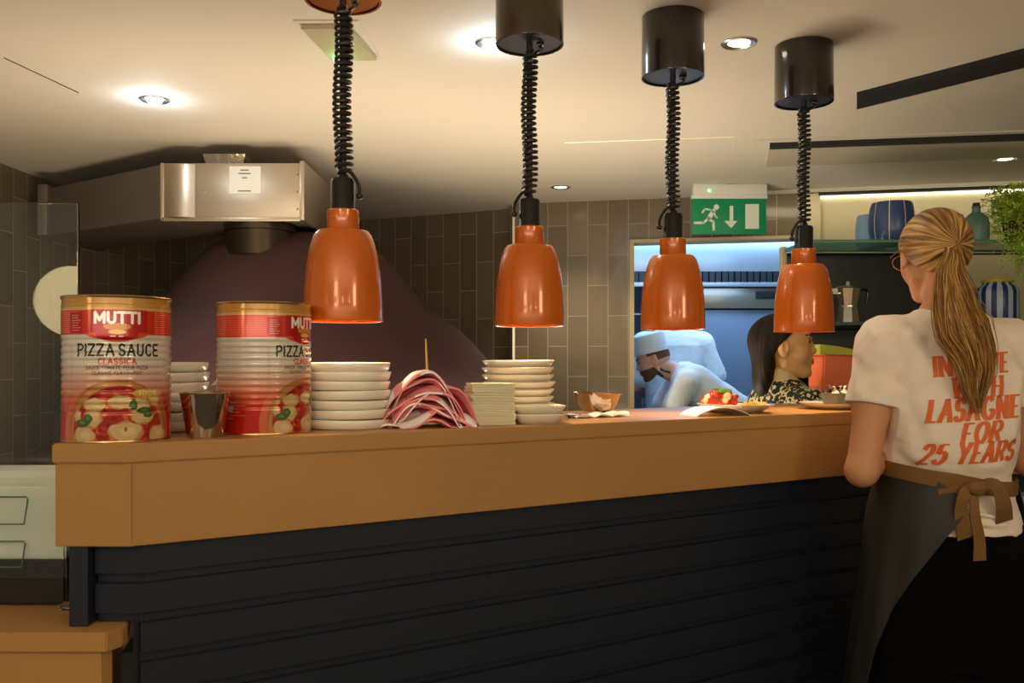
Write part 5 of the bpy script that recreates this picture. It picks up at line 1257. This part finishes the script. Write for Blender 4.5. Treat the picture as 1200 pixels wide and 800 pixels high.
for s in (-1, 1):
    S_ = B2(s*.155, 0, shz-.01); E_ = B2(s*.20, .0, shz-.29); W_ = B2(s*.10, .15, shz-.30); f.limb([B2(0, 0, shz), S_, E_, W_], [.05, .046, .037, .025], .03); hand(f, W_, Vector(W_)-Vector(E_), (0, 0, -1), .5, s*-1)
    f.limb([B2(s*.085, -.02, shz-.52), B2(s*.09, .12, .42), B2(s*.09, -.03, .09)], [.09, .06, .042], .03); f.limb([B2(s*.09, -.04, .04), B2(s*.1, .11, .035)], [.033, .028], .02)
me = f.mesh('body')
f2 = Field((HC2[0]-.15, -.15, HC2[2]-.17), (HC2[0]+.16, .15, HC2[2]+.16), .0026); f2.limb([B2(0, -.01, shz+.03), (HC2[0]-.012, HC2[1], HC2[2]-.05)], [.050, .047], .03); R2h = head(f2, HC2, yaw, math.radians(2), sca)
me2 = f2.mesh('head'); bm = bmesh.new(); bm.from_mesh(me); bm.from_mesh(me2); me3 = bpy.data.meshes.new('body'); bm.to_mesh(me3); bm.free(); paint(me3, face_paint(R2h)); linkmesh('body', me3, ['skinf', 'lip', 'brow', 'eye', 'skinf'], pw)
f = Field((-.38, -.32, shz-.62), (.40, .38, shz+.14), .0045)
f.loft(bodyprof(shz, 1, .014), by_, .03, 2.2)
for s in (-1, 1):
    S_ = B2(s*.155, 0, shz-.01); E_ = B2(s*.20, .0, shz-.29); W_ = B2(s*.10, .15, shz-.30); f.limb([B2(s*.04, 0, shz+.015), S_, E_, W_], [.058, .062, .054, .042], .03)
f.limb([B2(-.05, -.02, shz+.06), B2(0, -.065, shz+.065), B2(.05, -.02, shz+.06)], [.022, .024, .022], .02)
f.limb([B2(.055, .02, shz+.05), B2(.06, .09, shz-.05), B2(.05, .11, shz-.16)], [.018, .018, .014], .015); f.limb([B2(-.055, .02, shz+.05), B2(-.06, .09, shz-.05), B2(-.05, .11, shz-.16)], [.018, .018, .014], .015)
f.limb([B2(0, .10, shz+.12), B2(0, .145, shz-.12), B2(0, .15, shz-.5)], [.036, .040, .026], 0) if False else None
# open front
a_ = np.array(B2(0, .10, shz+.06)); f3 = Field(f.lo, f.lo+f.n*f.h, f.h); f3.limb([B2(0, .085, shz+.12), B2(0, .135, shz-.06), B2(0, .15, shz-.30)], [.050, .045, .018], 0); m_ = f3.F[:f.F.shape[0], :f.F.shape[1], :f.F.shape[2]]; f.F = np.maximum(f.F, -m_)
f.wrinkle(.002, 28, 3); linkmesh('jacket', f.mesh('jacket'), 'floral', pw)
f = Field((-.2, -.2, shz-.4), (.2, .2, shz+.2), .004); f.loft(bodyprof(shz, 1, .004), by_, .02, 2.2)
nb = Vector(B2(0, -.01, shz+.02)); nt_ = Vector((HC2[0]-.014, HC2[1], HC2[2]-.072)); f.limb([nb, nb+(nt_-nb)*.75, nt_+(nt_-nb)*.03], [.060, .055, .052], .02)
f.plane(tuple(nt_), tuple((nt_-nb).normalized()), (-.2, -.2, shz+.05), (.2, .2, shz+.2)); linkmesh('turtleneck', f.mesh('turtleneck'), 'turtle', pw)
f = Field((HC2[0]-.22, -.16, HC2[2]-.22), (HC2[0]+.16, .16, HC2[2]+.17), .0035); L2 = lambda x, y, z: R2h @ Vector((x, y, z)); R3 = Matrix.Rotation(yaw, 4, 'Z')
f.ell(tuple(L2(0, -.014, .028)), (.083*sca, .098*sca, .088*sca), 0, R3); n3 = lambda v: tuple(R3 @ Vector(v))
f.plane(tuple(L2(0, -.022, 0)), n3((0, 1, -.95)))
f.ell(tuple(L2(0, -.060, -.045)), (.078*sca, .040*sca, .110*sca), .03, R3); f.ell(tuple(L2(0, -.070, -.112)), (.060, .028, .045), .03, R3)
hm = f.mesh('hair'); c0 = np.array(L2(0, 0, .1)); strand_attr(hm, lambda c: np.stack([np.arctan2(c[:, 1]-c0[1], c[:, 0]-c0[0])*14, (c[:, 2])*6, c[:, 0]*0], 1)); linkmesh('hair', hm, 'brunette', pw)

# ---- chef leaning over the kitchen worktop
D3 = 5.28; c3 = X(820, D3); Q = lambda px, py, o=0: (X(px, D3)-c3, o, Z(py, D3))
pc = thing('person', 'bearded chef in pale blue cap and shirt leaning over inside the kitchen hatch', 'person', (c3, D3, 0))
H3 = Q(766, 423); f = Field((-.52, -.28, -.01), (.56, .28, 1.55), .006)
ch, hp = Vector(Q(806, 447)), Vector((.32, 0, .92))
for o in (-.075, .075): f.limb([ch+Vector((0, o, 0)), ch+(hp-ch)*.5+Vector((0, o*.8, 0)), hp+Vector((0, o, 0))], [.105, .100, .105], .05)
f.limb([ch+Vector((-.02, 0, .02)), tuple(Vector(H3)+Vector((.045, 0, -.03)))], [.062, .056], .03)
sh3, el3, wr3 = {}, {}, {}
for s in (-1, 1):
    sh3[s] = Vector(Q(797, 447, s*.165)); el3[s] = Vector(Q(775, 472, s*.19))+Vector((0, 0, -.10)); wr3[s] = Vector(Q(744, 492, s*.12))+Vector((-.02, 0, -.06))
    f.limb([ch+Vector((0, s*.06, 0)), sh3[s], el3[s], wr3[s]], [.06, .052, .042, .030], .03); hand(f, wr3[s], wr3[s]-el3[s], (0, 0, -1), .5, s)
    f.limb([hp+Vector((0, s*.09, -.02)), (.28, s*.10, .48), (.32, s*.11, .09)], [.10, .07, .045], .03); f.limb([(.34, s*.11, .045), (.18, s*.12, .035)], [.035, .03], .02)
me = f.mesh('body'); f2 = Field((H3[0]-.17, -.15, H3[2]-.17), (H3[0]+.15, .15, H3[2]+.15), .0035); yaw3 = math.radians(84); R4 = head(f2, H3, yaw3, math.radians(-20), 1.04, False)
me2 = f2.mesh('head'); bm = bmesh.new(); bm.from_mesh(me); bm.from_mesh(me2); me3 = bpy.data.meshes.new('body'); bm.to_mesh(me3); bm.free(); paint(me3, face_paint(R4, True)); linkmesh('body', me3, ['skinp', 'lip', 'brow', 'eye', 'beard'], pc)
f = Field((-.40, -.30, .75), (.52, .30, 1.50), .0055)
for o in (-.080, .080): f.limb([ch+Vector((0, o, 0)), ch+(hp-ch)*.5+Vector((0, o*.85, 0)), hp+Vector((0, o, 0))], [.118, .114, .120], .04)
for s in (-1, 1): f.limb([ch+Vector((0, s*.06, .01)), sh3[s], sh3[s]+(el3[s]-sh3[s])*.62], [.07, .070, .068], .035)
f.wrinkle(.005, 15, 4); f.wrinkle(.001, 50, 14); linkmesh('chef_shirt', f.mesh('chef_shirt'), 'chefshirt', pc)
f = Field((.10, -.26, .05), (.52, .26, 1.0), .007); f.limb([hp+Vector((0, -.06, 0)), hp+Vector((0, .06, 0))], [.125, .125], .03)
for s in (-1, 1): f.limb([hp+Vector((0, s*.09, -.04)), (.28, s*.10, .48), (.32, s*.11, .10)], [.115, .088, .07], .03)
linkmesh('trousers', f.mesh('trousers'), 'trousers', pc)
RC = Matrix.Translation(Vector(H3)) @ Matrix.Rotation(yaw3, 4, 'Z') @ Matrix.Rotation(math.radians(-14), 4, 'X')
bm = bmesh.new(); lathe(bm, [(.083, .052), (.086, .050), (.0865, .085), (.088, .150), (.084, .158), (0, .160)], 40, mtx=RC, sy=1.14); lathe(bm, [(.0865, .050), (.089, .051), (.089, .076), (.0865, .078)], 40, mtx=RC, sy=1.14); finish('cap', bm, 'cap', pc)
bm = bmesh.new(); tube(bm, [tuple(Vector(H3)+Vector((.055, 0, -.055))+Matrix.Rotation(.55, 3, 'Y') @ Vector((.010*math.cos(a*PI/8)*5.9, .064*math.sin(a*PI/8), .012*math.cos(a*PI/8)))) for a in range(17)], .008, 6)
finish('neck_strap', bm, 'black', pc)
# ---- second chef, back turned
D4 = 5.66; c4 = X(789, D4)
pd = thing('person', 'chef in pale shirt standing upright behind the leaning chef, head hidden by lamp', 'person', (c4, D4, 0))
f = Field((-.36, -.26, -.01), (.42, .30, 1.80), .007); s4 = Z(392, D4)-.04
f.loft([(s4-.62, 0, 0, .165, .12), (s4-.40, 0, 0, .150, .11), (s4-.15, 0, 0, .175, .12), (s4-.03, 0, 0, .185, .11), (s4+.02, 0, 0, .15, .08), (s4+.05, 0, 0, .08, .06)], 0, .03, 2.3)
f.limb([(0, 0, s4), (0, .02, s4+.14)], [.06, .055], .03); el4 = {-1: (-.25, .02, s4-.28), 1: (.275, -.02, s4-.27)}; wr4 = {-1: (-.15, .22, s4-.34), 1: (.24, .18, s4-.40)}
for s in (-1, 1):
    f.limb([(0, 0, s4), (s*.185, 0, s4-.02), el4[s], wr4[s]], [.06, .056, .044, .030], .03); hand(f, wr4[s], Vector(wr4[s])-Vector(el4[s]), (0, 0, -1), .5, -s)
    f.limb([(s*.09, 0, s4-.6), (s*.10, 0, .48), (s*.11, 0, .09)], [.10, .065, .045], .03); f.limb([(s*.11, -.03, .045), (s*.12, .13, .035)], [.035, .03], .02)
R5 = head(f, (0, .03, s4+.225), 0, 0, 1.04, False); me = f.mesh('body'); paint(me, face_paint(R5, True)); linkmesh('body', me, ['skinp', 'lip', 'brow', 'eye', 'beard'], pd)
f = Field((-.36, -.22, s4-.66), (.38, .22, s4+.16), .0055); f.loft([(s4-.64, 0, 0, .182, .138), (s4-.40, 0, 0, .170, .13), (s4-.15, 0, 0, .190, .135), (s4-.03, 0, 0, .198, .125), (s4+.025, 0, 0, .16, .095), (s4+.06, 0, 0, .09, .07)], 0, .03, 2.3)
for s in (-1, 1): a = Vector((s*.185, 0, s4-.02)); b = Vector(el4[s]); f.limb([(s*.05, 0, s4+.015), a, a+(b-a)*.80], [.062, .074, .076], .035)
f.wrinkle(.004, 14, 6); f.wrinkle(.001, 50, 16); linkmesh('chef_shirt', f.mesh('chef_shirt'), 'chefshirt', pd)
f = Field((-.26, -.2, .05), (.26, .2, s4-.5), .007); f.loft([(s4-.78, 0, 0, .175, .13), (s4-.55, 0, 0, .170, .125)], 0, .02)
for s in (-1, 1): f.limb([(s*.09, 0, s4-.72), (s*.10, 0, .48), (s*.11, 0, .10)], [.10, .085, .07], .03)
linkmesh('trousers', f.mesh('trousers'), 'trousers', pd)
bm = bmesh.new(); lathe(bm, [(.085, .052), (.088, .050), (.0885, .150), (.084, .158), (0, .160)], 40, mtx=Matrix.Translation((0, .03, s4+.225)), sy=1.14); finish('cap', bm, 'cap', pd)
